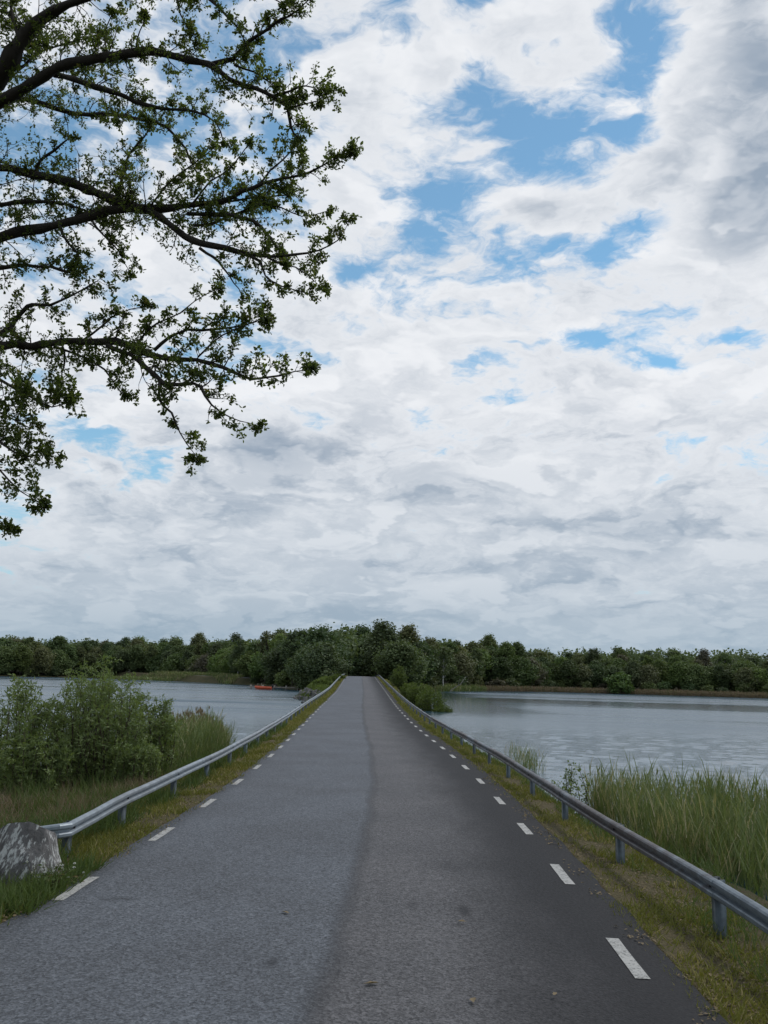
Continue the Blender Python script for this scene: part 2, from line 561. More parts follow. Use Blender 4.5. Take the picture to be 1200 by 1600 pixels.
# ---- road
def build_road():
    ys = np.concatenate([np.arange(-60, 60, .5), np.arange(60, 300, 1.)])
    us = np.array([-2.70, -2.6, -2.2, -1.2, 0, 1.2, 2.2, 2.78, 2.88])
    crown = np.array([-.10, 0, .008, .025, .035, .025, .008, 0, -.10])
    U, Y = np.meshgrid(us, ys)
    rag = np.where(np.abs(U) > 2.5, .06 * vnoise(U * 0 + np.sign(U) * 9, Y, .9, 2) + .04 * vnoise(U * 0, Y, .35, 6), 0)
    X = U + rag + cx(Y); Z = ez(Y) + crown[None]
    ny, nx = U.shape
    i = (np.arange(ny - 1)[:, None] * nx + np.arange(nx - 1)[None]).ravel()
    m, T, out = material('asphalt')
    P = geom(T)
    u = T.attr('across'); v = T.attr('along')
    big = T.noise(P, .55, 3, .5)
    mid = T.noise(T.vec('MULTIPLY', P, (36., 24., 1)), 1.0, 5, .74)
    worn = T.noise(T.vec('MULTIPLY', P, (1.4, .5, 1)), 1.0, 4, .6)
    grit = T.noise(P, 95, 3, .7)
    stone = T.n.new('ShaderNodeTexVoronoi'); stone.inputs['Scale'].default_value = 62
    T.put(stone.inputs['Vector'], P)
    stone2 = T.n.new('ShaderNodeTexVoronoi'); stone2.inputs['Scale'].default_value = 34
    T.put(stone2.inputs['Vector'], P)
    seam = T.math('ADD', u, T.math('MULTIPLY', T.math('SUBTRACT', T.noise(T.comb(0., v, 0.), .30, 4, .55), .5), .30))
    lane = T.ramp(seam, .10, .26)
    c = T.mix(lane, (.114, .122, .137, 1), (.112, .108, .112, 1))
    c = T.mix(T.math('MULTIPLY', T.ramp(big, .35, .65), .35), c, (.070, .071, .076, 1))
    # tar showing between the stones, most in the near lane
    r1 = T.sep(stone.outputs['Color'])[0]; r2 = T.sep(stone2.outputs['Color'])[1]
    k = T.math('MULTIPLY', T.math('MULTIPLY_ADD', r1, .8, .60), T.math('MULTIPLY_ADD', r2, .42, .79))
    c = T.mix(1.0, c, T.comb(k, k, k), 'MULTIPLY')
    c = T.mix(T.math('MULTIPLY', T.ramp(mid, .54, .62), T.ramp(worn, .35, .65, .30, .75)), c, (.024, .025, .028, 1))
    c = T.mix(T.ramp(grit, .55, .75, 0., .6), c, (.24, .235, .23, 1))
    c = T.mix(T.ramp(grit, .20, .42, .75, 0.), c, (.022, .022, .024, 1))
    # old joint between the lanes
    j = T.math('ABSOLUTE', T.math('SUBTRACT', seam, .20))
    c = T.mix(T.ramp(T.math('SUBTRACT', j, T.math('MULTIPLY', big, .06)), .0, .10, .36, 0.), c, (.035, .036, .040, 1))
    # darker unworn edges
    edge = T.ramp(T.math('ABSOLUTE', T.math('ADD', u, T.math('MULTIPLY', big, .3))), 2.15, 2.65, 0., .45)
    c = T.mix(edge, c, (.042, .038, .040, 1))
    redge = T.ramp(T.math('ADD', u, T.math('MULTIPLY', worn, .9)), 1.2, 2.7, 0., .90)   # newer, darker strip along the right edge, deepened with painted-in shade and vignetting
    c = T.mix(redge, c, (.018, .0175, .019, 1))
    # oil stains and a hollow
    for (sx, sy, rx, ry, amt) in ((.82, 8.62, .07, .22, .7), (-.72, 6.95, .05, .12, .6), (.35, 8.75, .06, .18, .35), (-2.35, 8.75, .20, .07, .4), (.9, 10.6, .5, .3, .2)):
        dx = T.math('DIVIDE', T.math('SUBTRACT', T.sep(P)[0], sx), rx); dy = T.math('DIVIDE', T.math('SUBTRACT', v, sy), ry)
        r = T.math('ADD', T.math('SQRT', T.math('MULTIPLY_ADD', dx, dx, T.math('MULTIPLY', dy, dy))), T.math('MULTIPLY', mid, .8))
        c = T.mix(T.ramp(r, .6, 1.7, amt, 0.), c, (.018, .018, .02, 1))
    h = T.math('MULTIPLY_ADD', stone.outputs['Distance'], 1.0, T.math('MULTIPLY', mid, .8))
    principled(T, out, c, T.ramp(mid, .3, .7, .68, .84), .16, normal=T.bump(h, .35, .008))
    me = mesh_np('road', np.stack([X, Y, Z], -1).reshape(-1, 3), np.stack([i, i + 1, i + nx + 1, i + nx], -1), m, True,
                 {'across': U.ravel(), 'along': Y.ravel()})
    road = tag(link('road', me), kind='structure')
    # painted edge dashes
    pm, T, out = material('road_paint')
    P = geom(T)
    w = T.noise(P, 45, 4, .7); w2 = T.noise(P, 8, 3, .6)
    f = T.ramp(T.math('MULTIPLY_ADD', w2, .35, w), .64, .84)
    c = T.mix(f, (.42, .41, .39, 1), (.14, .14, .135, 1))
    principled(T, out, c, .8, .3, normal=T.bump(w, .4, .006))
    for s, y0, half in ((-1, 9.2, 2.44), (1, 7.42, 2.44)):
        for k in range(-4, 54):
            yc = y0 + 3.0 * k + random.uniform(-.04, .04)
            L = random.uniform(.47, .53); W = .052
            rows = np.linspace(-L, L, 5); V = []
            for r in rows:
                for q in (-W, W):
                    yy = yc + r + random.uniform(-.008, .008); uu = s * half + q + random.uniform(-.004, .004)
                    V.append((uu + cx(yy), yy, float(ez(yy)) + np.interp(uu, us, crown) + .005))
            F = [(2 * a, 2 * a + 1, 2 * a + 3, 2 * a + 2) for a in range(4)]
            link('edge_dash', mesh_np('edge_dash', np.array(V), np.array(F), pm), parent=road)
    return road


road = build_road()
# ==== END OF SETTING ====

# =====================================================================
# GUARDRAILS
# =====================================================================
def steel(name, c0, c1, dirt, dirt_amt, seed):
    m, T, out = material(name)
    P = geom(T)
    n = T.noise(T.vec('ADD', P, (seed, 0, 0)), 6, 4, .6)
    n2 = T.noise(T.vec('ADD', P, (seed, 3, 0)), .35, 3, .5)
    n3 = T.noise(T.vec('MULTIPLY', P, (30, 6, 60)), 1., 3, .6)
    c = T.mix(T.ramp(n, .3, .7), c0, c1)
    f = T.math('MULTIPLY', T.ramp(T.math('MULTIPLY_ADD', n, .35, n2), .55, .78), dirt_amt)
    c = T.mix(f, c, dirt)
    c = T.mix(T.ramp(n3, .55, .8, 0., .35), c, dirt)
    principled(T, out, c, T.ramp(n, .2, .8, .42, .62), .5, T.math('MULTIPLY_ADD', f, -.3, .35), normal=T.bump(n3, .12, .01))
    return m


M_RAIL_L = steel('galvanised_beam', (.30, .34, .375, 1), (.21, .245, .275, 1), (.16, .15, .145, 1), .35, 0.)
M_RAIL_R = steel('weathered_beam', (.16, .19, .215, 1), (.105, .125, .145, 1), (.065, .05, .045, 1), .95, 3.7)
M_POST = steel('galvanised_post', (.085, .115, .135, 1), (.052, .072, .085, 1), (.035, .032, .03, 1), .4, 9.)
M_BOLT, _T, _o = material('bolt_steel'); principled(_T, _o, (.05, .05, .055, 1), .5, .5, .6)

PROFILE = [(o_, z_ * .80) for o_, z_ in [(.000, .203), (.018, .205), (.044, .197), (.056, .178), (.056, .142), (.046, .130), (.014, .114), (.014, .090),
                                         (.046, .073), (.056, .061), (.056, .026), (.044, .009), (.018, .000), (.000, .002)]]


def beam_mesh(name, path, mat):
    """path: (x, y, zbase, dirx, diry) where dir points to the road"""
    prof = PROFILE + [(o - .006, z) for o, z in PROFILE[::-1]]
    k = len(prof); V = []
    for (x, y, z, dx, dy) in path:
        for o, h in prof:
            V.append((x + dx * o, y + dy * o, z + h))
    m = len(path)
    Q = []
    for a in range(m - 1):
        for b in range(k):
            Q.append((a * k + b, a * k + (b + 1) % k, (a + 1) * k + (b + 1) % k, (a + 1) * k + b))
    V = np.array(V)
    me = mesh_np(name, V, [np.array(Q)] + [np.array([[a * k + b, a * k + b + 1, a * k + k - 2 - b, a * k + k - 1 - b] for a in (0, m - 1) for b in range(len(PROFILE) - 1)])], mat)
    ed = me.polygons
    ed.foreach_set('use_smooth', np.zeros(len(ed), bool))
    return me


def post_mesh():
    g = Geo()
    w, dp, t = .066, .080, .007
    g.box(-dp, 0, -w, -w + t, -.95, .395); g.box(-dp, 0, w - t, w, -.95, .395); g.box(-t, 0, -w + t, w - t, -.95, .394)
    g.box(-dp, -dp + t, -w + t, -w + .02, -.95, .393); g.box(-dp, -dp + t, w - .02, w - t, -.95, .393)
    return g.mesh('post', M_POST)


def bolt_mesh():
    g = Geo(); g.tube([(0, 0, 0), (.012, 0, 0)], [.014, .012], 6)
    g.box(-.001, .003, -.032, .032, -.011, .011)
    return g.mesh('bolt', M_BOLT)


POST, BOLT = post_mesh(), bolt_mesh()
RAIL_U = 3.2
flare = lambda side, y: .30 * float(sstep(15, 6, y)) if side > 0 else 0.


def guardrail(side, y0, spacing, n, mat, label, lead=(), lead_y=0.):
    root = tag(empty('guardrail', (float(cx(y0)) + side * RAIL_U, y0, 0)), label, 'guardrail', 'guardrails along the road')
    base = .248

    def pt(y, off=0.):
        h = .02 * math.sin(y * .9 + side) * math.exp(-max(y, 0) / 40)
        if lead: h -= .16 * float(sstep(13.2, 10.8, y))
        return (float(cx(y)) + side * (RAIL_U + flare(side, y) - off) - root.location.x, y - root.location.y, float(ez(y)) + base + h * .5, -side, 0)
    ys = [y0 + spacing * k for k in range(n)]
    if lead:
        ys[0] = lead_y
    per = 2
    for k in range(0, n - 1, per):
        a, b = ys[k], ys[min(k + per, n - 1)]
        path = []
        if k == 0 and lead:
            path += [(p[0] - root.location.x, p[1] - root.location.y, p[2] + base, p[3], p[4]) for p in lead]
        path += [pt(y) for y in np.linspace(a, b - .16, 8)] + [pt(b - .15, .0075), pt(b + .16, .0075)]
        if k == 0 and not lead:
            path = [pt(y) for y in np.linspace(a, b - .16, 8)] + [pt(b - .15, .0075), pt(b + .16, .0075)]
        bm = link('beam', beam_mesh('beam', path, mat), parent=root)
        for yy in ys[k:k + per] if k + per < n else ys[k:]:
            if yy < 46:
                q = pt(yy)
                bo = link('bolt', BOLT, parent=bm)
                bo.location = (q[0] - side * .022, q[1], q[2] + .078)
                bo.rotation_euler = (0, 0, 0 if side < 0 else math.pi)
    for y in ys:
        q = pt(y)
        po = link('post', POST, parent=root)
        po.location = (q[0] + side * .012, q[1], q[2] - .248 - .012 + random.uniform(-.01, .02))
        po.rotation_euler = (random.uniform(-.02, .02), random.uniform(-.02, .02) , (0 if side < 0 else math.pi) + random.uniform(-.05, .05))
    return root


_x0 = float(cx(11.0)) - RAIL_U
guardrail(-1, 10.1, 3.05, 62, M_RAIL_L, 'pale galvanised guardrail left of the road, its end bent out behind a boulder', lead_y=11.05,
          lead=[(_x0 - .66, 10.90, -.20, .1, -.99), (_x0 - .48, 10.86, -.14, .12, -.99), (_x0 - .24, 10.74, -.10, .35, -.93), (_x0 - .08, 10.78, -.08, .72, -.69), (_x0, 10.9, -.08, .97, -.2)])
guardrail(1, 8.40 - 3.13 * 4, 3.13, 66, M_RAIL_R, 'dull brown-stained guardrail right of the road beside the reeds')

# =====================================================================
# STONES
# =====================================================================
def rock_mesh(name, pts, mat, sub=3, rough=.03, seed=0):
    import bmesh
    bm = bmesh.new()
    for p in pts: bm.verts.new(p)
    bmesh.ops.convex_hull(bm, input=bm.verts)
    bmesh.ops.triangulate(bm, faces=bm.faces)
    for _ in range(sub):
        bmesh.ops.subdivide_edges(bm, edges=bm.edges, cuts=1, use_grid_fill=True)
        bmesh.ops.triangulate(bm, faces=bm.faces)
    from mathutils import noise
    for v in bm.verts:
        n = noise.noise(v.co * 4 + Vector((seed, 0, 0))) + .5 * noise.noise(v.co * 11 + Vector((seed, 3, 0)))
        v.co += v.co.normalized() * rough * n
    me = bpy.data.meshes.new(name); bm.to_mesh(me); bm.free()
    me.materials.append(mat)
    return me


def stone_material(name, c0, c1, paint=False, moss=0.):
    m, T, out = material(name)
    P = objco(T)
    n = T.noise(P, 6, 5, .65); n2 = T.noise(P, 40, 4, .7)
    c = T.mix(T.ramp(n, .3, .7), c0, c1)
    c = T.mix(T.ramp(n2, .5, .75, 0., .6), c, (.045, .042, .04, 1))
    if paint:      # flaking whitewash left in slanted streaks
        s = T.vec('MULTIPLY', P, (26, 26, 7))
        rot = T.n.new('ShaderNodeVectorRotate'); rot.rotation_type = 'Y_AXIS'
        T.put(rot.inputs['Vector'], P); rot.inputs['Angle'].default_value = -.35
        s = T.vec('MULTIPLY', rot.outputs[0], (30, 30, 6))
        a = T.noise(s, 1.0, 4, .65)
        b = T.noise(T.vec('MULTIPLY', rot.outputs[0], (5, 5, 2)), 1.0, 2, .5)
        f = T.ramp(T.math('MULTIPLY_ADD', b, .6, a), .80, .92)
        c = T.mix(f, c, (.50, .50, .48, 1))
    if moss:
        c = T.mix(T.ramp(n, .45, .6, 0., moss), c, (.06, .07, .025, 1))
    principled(T, out, c, .9, .2, normal=T.bump(T.math('MULTIPLY_ADD', n2, .5, n), .6, .03))
    return m


M_BOULDER = stone_material('painted_stone', (.19, .18, .175, 1), (.10, .095, .092, 1), paint=True)
M_STONE = stone_material('grey_stone', (.17, .165, .16, 1), (.085, .08, .078, 1))
M_MOSSY = stone_material('mossy_stone', (.14, .13, .11, 1), (.07, .065, .05, 1), moss=.5)
bpts = [(-.80, -.12, -.2), (-.55, -.25, .2), (.20, -.32, -.2), (.33, -.10, -.2), (.28, -.05, .18), (.14, -.12, .63), (-.02, -.16, .70), (-.20, -.20, .67),
        (-.50, -.15, .50), (-.6, .2, .42), (-.1, .28, .56), (.14, .22, .5), (.34, .22, -.2), (-.6, .35, -.2), (-.15, -.33, .1), (.1, -.30, .12)]
o = link('boulder', rock_mesh('boulder', bpts, M_BOULDER, 3, .024, 1))
o.location = (-3.44, 9.52, -.12)
tag(o, 'large grey boulder with flaking white paint at the end of the left guardrail', 'boulder')
o = link('stone', rock_mesh('stone', [(-.2, -.1, -.1), (.2, -.12, -.1), (.22, .1, -.1), (-.2, .12, -.1), (-.12, 0, .15), (.1, -.03, .17), (.02, .08, .12)], M_MOSSY, 2, .03, 5))
o.location = (-4.75, 13.0, float(ground_z(-4.75, 13.0)) + .03)
tag(o, 'small mossy stone in the dry grass behind the boulder', 'stone')

# riprap on the left bank below the bridge
rp = [rock_mesh('riprap_stone', [tuple(v) for v in unit(11, np.random.default_rng(s)) * np.array([.42, .38, .28])], M_STONE, 1, .05, s) for s in range(5)]
rr = np.random.default_rng(5)
riprap = tag(empty('riprap', (-7.5, 108, WATER)), 'loose grey stones piled at the waterline below the left bank', 'stones')
cnt = 0
while cnt < 110:
    y = rr.uniform(94, 136); off = rr.uniform(4.2, 9.4)
    x = float(cx(y)) - off
    z = float(ground_z(x, y))
    if not (WATER - .35 < z < .35): continue
    s = link('riprap_stone', rp[cnt % 5], parent=riprap)
    s.location = (x + 7.5, y - 108, z - WATER + .05)
    s.rotation_euler = tuple(rr.uniform(0, 6.28, 3)); k = rr.uniform(.6, 1.5); s.scale = (k, k, k)
    cnt += 1

# =====================================================================
# OAK OVER THE ROAD
# =====================================================================
m, T, out = material('oak_bark')
P = objco(T)
n = T.noise(T.vec('MULTIPLY', P, (6, 6, 2.5)), 1.0, 5, .65)
principled(T, out, T.mix(n, (.030, .026, .022, 1), (.075, .066, .056, 1)), .95, .15, normal=T.bump(n, .8, .03))
M_OAKBARK = m
M_OAKLEAF = leaf_material('oak_leaf', (.062, .092, .030), (.135, .168, .054), (.19, .16, .07), .58, 1.2, .5)


def at(px, py, depth):
    return np.array(Vector((0, 0, CAM_H)) + ray(px, py) * depth)


def catmull(P, R_, step):
    P = np.asarray(P, float); R_ = np.asarray(R_, float)
    Q = np.concatenate([[2 * P[0] - P[1]], P, [2 * P[-1] - P[-2]]])
    outp, outr = [], []
    for i in range(len(P) - 1):
        a, b, c, d = Q[i:i + 4]
        n = max(2, int(np.linalg.norm(c - b) / step))
        for t in np.arange(n) / n:
            outp.append(.5 * ((2 * b) + (-a + c) * t + (2 * a - 5 * b + 4 * c - d) * t * t + (-a + 3 * b - 3 * c + d) * t ** 3))
            outr.append(R_[i] * (1 - t) + R_[i + 1] * t)
    outp.append(P[-1]); outr.append(R_[-1])
    return np.array(outp), np.array(outr)


def build_oak():
    rng = np.random.default_rng(3)
    BX, BY = -9.6, 13.6
    root = tag(empty('oak_tree', (BX, BY, float(ground_z(BX, BY)))), 'large oak with dark spreading limbs and young leaves overhanging the road from the left', 'tree')
    off = np.array(root.location)
    trunk = Geo()
    tp, tr = catmull([(BX, BY, -.6), (BX + .05, BY, .3), (BX + .1, BY - .05, 3), (BX + .25, BY, 6), (BX + .2, BY - .2, 9), (BX + .5, BY, 12), (BX + .3, BY + .2, 15)],
                     [.75, .58, .50, .46, .36, .22, .08], .5)
    trunk.tube(tp - off, tr, 12)
    link('trunk', trunk.mesh('trunk', M_OAKBARK, True), parent=root)
    # limbs: points of the view carried to their own depth; (px, py, depth m, thickness px)
    limbs = [
        ([(-350, 420, 14.0, 26), (-120, 280, 13.2, 34), (-5, 128, 12.5, 35), (28, 72, 12.3, 30), (58, 35, 12.2, 24), (95, 10, 12, 17), (140, -8, 11.8, 13), (220, -40, 11.4, 8)], 1.0),
        ([(-60, 190, 12.8, 24), (20, 148, 12.2, 22), (72, 119, 12.0, 18), (110, 101, 11.8, 17), (170, 92, 11.6, 16), (212, 84, 11.4, 16), (243, 81, 11.3, 15), (285, 93, 11.2, 12), (332, 103, 11.1, 11), (350, 117, 11, 10), (378, 135, 11, 9), (402, 143, 10.9, 8), (430, 156, 10.9, 7), (448, 172, 10.8, 6), (455, 200, 10.8, 4.5), (468, 216, 10.8, 3)], 1.0),
        ([(330, 103, 11.1, 8), (362, 95, 11.0, 8), (382, 77, 10.9, 7.5), (410, 55, 10.7, 6.5), (432, 38, 10.6, 4.5), (452, 26, 10.5, 3.5), (480, 2, 10.4, 2)], .9),
        ([(365, 103, 11.1, 4), (395, 112, 11, 3.5), (420, 128, 11, 3)], .4),
        ([(422, 151, 10.9, 5), (452, 144, 10.7, 4), (478, 138, 10.6, 3), (497, 148, 10.5, 2), (522, 142, 10.4, 1.5)], .9),
        ([(446, 168, 10.8, 4), (470, 163, 10.6, 3), (495, 158, 10.5, 2)], .8),
        ([(85, 117, 12.0, 12), (118, 126, 12.3, 11), (150, 138, 12.5, 11), (180, 148, 12.7, 10), (212, 161, 12.8, 8), (252, 170, 12.9, 6), (300, 172, 13, 4.5), (335, 190, 13.1, 3), (350, 225, 13.1, 2)], 1.1),
        ([(-40, 160, 13, 12), (25, 155, 13.1, 10), (70, 164, 13.2, 9), (120, 176, 13.3, 8), (180, 180, 13.4, 7), (226, 190, 13.5, 6), (262, 200, 13.5, 5), (292, 235, 13.6, 4), (310, 275, 13.6, 2.5)], 1.1),
        ([(-350, 470, 14, 18), (-120, 290, 13.2, 15), (0, 267, 12.6, 13), (42, 275, 12.4, 14), (102, 288, 12.2, 15), (152, 306, 12, 16), (200, 325, 11.8, 19), (245, 331, 11.7, 16), (290, 325, 11.6, 11), (345, 316, 11.5, 9), (392, 298, 11.4, 7), (430, 282, 11.3, 5.5), (482, 270, 11.2, 4), (515, 255, 11.1, 2.5), (545, 238, 11, 1.5)], 1.25),
        ([(-350, 560, 13.6, 28), (-120, 420, 12.4, 22), (0, 371, 11.8, 19), (60, 358, 11.7, 18), (120, 345, 11.7, 17), (170, 331, 11.7, 16), (225, 325, 11.7, 14)], 1.0),
        ([(228, 328, 11.7, 13), (262, 350, 11.4, 12), (288, 372, 11.2, 12), (312, 383, 11.1, 12), (350, 388, 11, 10), (388, 400, 10.9, 9), (420, 403, 10.8, 6.5), (458, 399, 10.7, 5), (500, 388, 10.6, 3), (528, 372, 10.5, 2), (543, 350, 10.4, 1)], .75),
        ([(312, 384, 11.1, 6), (335, 398, 11.1, 5), (352, 415, 11.1, 4), (368, 440, 11.1, 2.5), (378, 462, 11.1, 1.5)], .6),
        ([(385, 400, 10.9, 6), (405, 412, 10.8, 5), (415, 430, 10.7, 3.5), (440, 445, 10.6, 2.5), (482, 458, 10.5, 1.2)], .6),
        ([(418, 402, 10.8, 4), (440, 415, 10.7, 3), (462, 420, 10.6, 2.2), (500, 447, 10.5, 1.2)], .7),
        ([(290, 332, 11.6, 8), (345, 337, 11.4, 8), (392, 346, 11.2, 7), (415, 365, 11.1, 6), (428, 380, 11, 4), (446, 400, 10.9, 2.5)], .6),
        ([(300, 350, 11.5, 6), (330, 346, 11.6, 5), (350, 338, 11.7, 5), (395, 320, 11.8, 5), (420, 318, 11.8, 3), (470, 335, 11.8, 2), (510, 330, 11.8, 1.2)], .8),
        ([(-350, 700, 13.2, 20), (-140, 590, 11.8, 16), (0, 541, 10.6, 15), (50, 541, 10.4, 15), (100, 536, 10.2, 13), (180, 537, 10, 13), (220, 547, 9.9, 12), (262, 560, 9.8, 9), (310, 562, 9.7, 8), (352, 574, 9.6, 7), (395, 590, 9.5, 5), (438, 586, 9.4, 3), (480, 578, 9.3, 1.5)], .9),
        ([(-60, 535, 10.8, 9), (0, 519, 10.6, 11), (12, 508, 10.6, 9), (30, 486, 10.6, 8), (50, 476, 10.6, 7), (78, 474, 10.6, 5), (110, 460, 10.6, 3), (150, 440, 10.6, 2)], .8),
        ([(15, 512, 10.6, 7), (32, 530, 10.5, 7), (50, 541, 10.4, 6)], .1),
        ([(168, 540, 10, 9), (198, 553, 9.7, 9), (220, 574, 9.6, 9), (246, 595, 9.5, 8), (282, 600, 9.4, 6), (308, 606, 9.3, 5), (328, 632, 9.2, 3.5), (358, 652, 9.2, 2.5), (394, 662, 9.2, 1.2)], .8),
        ([(248, 597, 9.5, 6), (250, 622, 9.4, 5), (268, 648, 9.3, 4), (282, 678, 9.3, 2.5), (303, 708, 9.3, 1.2)], .7),
        ([(240, 548, 9.9, 6), (262, 525, 9.9, 5.5), (290, 512, 9.9, 5), (340, 511, 9.9, 4), (385, 505, 9.9, 2.5), (418, 490, 9.9, 1.5)], .8),
        ([(215, 545, 9.9, 4), (225, 525, 9.8, 4), (246, 508, 9.7, 3.5), (285, 490, 9.7, 2.5), (330, 455, 9.7, 1.5)], .8),
        ([(120, 537, 10.1, 4), (160, 510, 10.1, 3.5), (185, 492, 10.1, 2.5), (220, 480, 10.1, 1.8)], .8),
        ([(310, 563, 9.7, 4), (330, 540, 9.7, 3.5), (350, 525, 9.7, 2.5), (410, 500, 9.7, 1.4)], .8),
        ([(85, 540, 10.3, 5), (130, 560, 10.2, 4), (165, 580, 10.1, 3), (190, 615, 10, 1.8)], .9),
        ([(95, 537, 10.3, 4), (105, 560, 10.2, 3.5), (100, 585, 10.1, 2.5), (90, 610, 10, 1.5)], .6),
        ([(-100, 440, 12, 8), (0, 418, 11.6, 7), (60, 415, 11.4, 6), (92, 420, 11.3, 5), (122, 430, 11.2, 2.5)], .8),
        ([(-80, 350, 12.5, 9), (0, 325, 12.2, 8), (45, 316, 12.1, 8), (90, 316, 12, 6), (140, 330, 12, 4), (170, 350, 12, 2.5)], .9),
        ([(55, 277, 12.4, 6), (62, 250, 12.3, 5.5), (85, 232, 12.2, 5), (105, 218, 12.1, 2.5)], .7),
        ([(178, 315, 11.9, 6), (192, 280, 11.9, 5), (205, 240, 11.9, 4), (235, 200, 11.9, 2.5)], .9),
        ([(230, 328, 11.7, 4), (260, 285, 11.8, 3.5), (290, 260, 11.9, 2.5), (330, 235, 11.9, 1.5)], 1.0),
        ([(300, 322, 11.6, 4), (330, 285, 11.6, 3), (360, 265, 11.6, 2.5), (385, 230, 11.6, 1.6)], 1.0),
        ([(392, 298, 11.4, 4), (425, 270, 11.4, 3), (455, 235, 11.4, 2.4), (468, 205, 11.4, 1.6)], 1.0),
        ([(350, 316, 11.5, 4), (400, 308, 11.7, 3), (450, 305, 11.8, 2)], 1.0),
        ([(90, 345, 11.7, 6), (100, 370, 11.6, 5), (120, 395, 11.5, 4), (122, 412, 11.5, 3)], .7),
        ([(140, 340, 11.7, 4), (160, 370, 11.6, 3), (185, 395, 11.5, 2), (200, 420, 11.5, 1.4)], 1.1),
        ([(-220, 620, 9.6, 10), (-60, 570, 9.0, 8), (5, 598, 8.8, 6), (45, 618, 8.7, 4), (80, 635, 8.6, 2.5), (104, 630, 8.6, 1.4)], 1.5),
        ([(-200, 700, 9.2, 8), (-40, 684, 8.8, 6), (5, 692, 8.6, 5), (40, 715, 8.5, 3), (74, 712, 8.5, 1.5)], 1.2),
        ([(-100, 690, 9.0, 5), (-20, 720, 8.7, 4), (15, 752, 8.6, 3), (55, 782, 8.5, 1.4)], 1.2),
        ([(-150, 640, 9.0, 5), (-30, 640, 8.8, 4), (10, 648, 8.7, 3), (45, 668, 8.7, 2)], 1.3),
        ([(-60, 800, 8.9, 3), (-10, 812, 8.8, 2), (6, 822, 8.8, 1.3)], .8),
        ([(200, -60, 11.4, 7), (268, -30, 11.1, 5), (283, 20, 11, 3), (305, 60, 11, 1.6)], .8),
        ([(230, -60, 11.2, 8), (310, -12, 10.8, 6), (345, 14, 10.7, 5), (368, 38, 10.6, 3), (384, 68, 10.6, 1.6)], .8),
        ([(350, -60, 10.8, 6), (400, -20, 10.6, 4), (440, 5, 10.5, 2)], .9),
        ([(-60, 10, 13, 8), (10, 18, 12.8, 7), (25, 38, 12.6, 5), (60, 60, 12.5, 3)], 1.0),
        ([(28, 66, 12.4, 8), (22, 25, 12.6, 6), (12, -20, 12.8, 4)], .9),
        ([(30, 110, 12.5, 6), (60, 80, 12.7, 4), (110, 65, 12.8, 3), (150, 55, 12.9, 2)], 1.1),
        ([(170, 92, 11.6, 4), (165, 60, 11.8, 3), (175, 30, 11.9, 2), (195, -5, 12, 1.4)], .8),
        ([(212, 84, 11.4, 4), (212, 60, 11.3, 3), (225, 35, 11.2, 2)], .8),
    ]
    twigs = Geo()
    clusters = []       # (pos, dir, size)

    def grow(p, d, length, r, level):
        """a crooked twig with leaf clusters and side shoots"""
        n = 4 if level == 0 else 3
        pts = [p]; q = p.copy(); dd = d / np.linalg.norm(d)
        for i in range(n):
            dd = dd + rng.normal(size=3) * .30 + np.array([0, 0, .05])
            dd /= np.linalg.norm(dd)
            q = q + dd * length / n
            pts.append(q)
        rad = np.linspace(r, r * .35, n + 1)
        twigs.tube(np.array(pts) - off, rad, 4 if level == 0 else 3, cap=False)
        for i in range(1, n + 1):
            if level < 2 and rng.random() < (.92 if level == 0 else .6):
                e = rng.normal(size=3); e -= dd * (e @ dd); e /= np.linalg.norm(e)
                sd = dd * rng.uniform(.3, .9) + e * rng.uniform(.6, 1.1)
                grow(pts[i], sd, length * rng.uniform(.4, .65), r * .55, level + 1)
            if level >= 1 and rng.random() < .42 or i == n:
                clusters.append((pts[i], dd, 1.0))

    for k, (pl, leafy) in enumerate(limbs):
        P = np.array([at(a, b, c) for a, b, c, _ in pl])
        Rr = np.array([.44 * w * c / FPX for _, _, c, w in pl])
        if pl[0][0] == -350:
            P[0] = np.array([BX + .15, BY, max(4.5, P[0][2] * .8)])
        # slight crookedness between the points
        pp, pr = catmull(P, Rr, .14)
        j = np.cumsum(rng.normal(size=pp.shape) * .012, axis=0); j -= np.linspace(0, 1, len(j))[:, None] * j[-1]
        pp = pp + j * np.minimum(1, (.03 / np.maximum(pr, .01)))[:, None]
        pr = pr * (1 + .10 * rng.normal(size=len(pr)))
        g = Geo(); g.tube(pp - off, pr, 8)
        link('limb', g.mesh('limb', M_OAKBARK, True), parent=root)
        # twigs
        seg = np.linalg.norm(np.diff(pp, axis=0), axis=1); s = np.concatenate([[0], np.cumsum(seg)])
        t = rng.uniform(.05, .2); tot = s[-1]
        while t < tot:
            i = min(np.searchsorted(s, t), len(pp) - 1)
            if pr[i] < .16:
                tan = pp[min(i + 1, len(pp) - 1)] - pp[max(i - 1, 0)]; tan /= np.linalg.norm(tan) + 1e-9
                e = rng.normal(size=3); e[1] *= .8; e -= tan * (e @ tan); e /= np.linalg.norm(e)
                d = tan * rng.uniform(.2, .9) + e * rng.uniform(.6, 1.0)
                L = rng.uniform(.11, .28) * (.58 + 1.12 * min(1, pr[i] / .05)) * (.7 + .3 * leafy)
                grow(pp[i], d, L, min(.009, pr[i] * .5), 0)
            t += rng.uniform(.04, .135) / leafy
        grow(pp[-1], pp[-1] - pp[-3], .10, .005, 0)
    link('twigs', twigs.mesh('twigs', M_OAKBARK), parent=root)['kind'] = 'stuff'

    def in_view(Pw, m=60):
        d = Pw - np.array([0, 0, CAM_H])
        z = d @ np.array(cF); X = 600 + FPX * (d @ np.array(cR)) / np.maximum(z, .01); Y = 800 - FPX * (d @ np.array(cU)) / np.maximum(z, .01)
        return (z > 0) & (X > -m) & (X < 1200 + m) & (Y > -m) & (Y < 1600 + m)
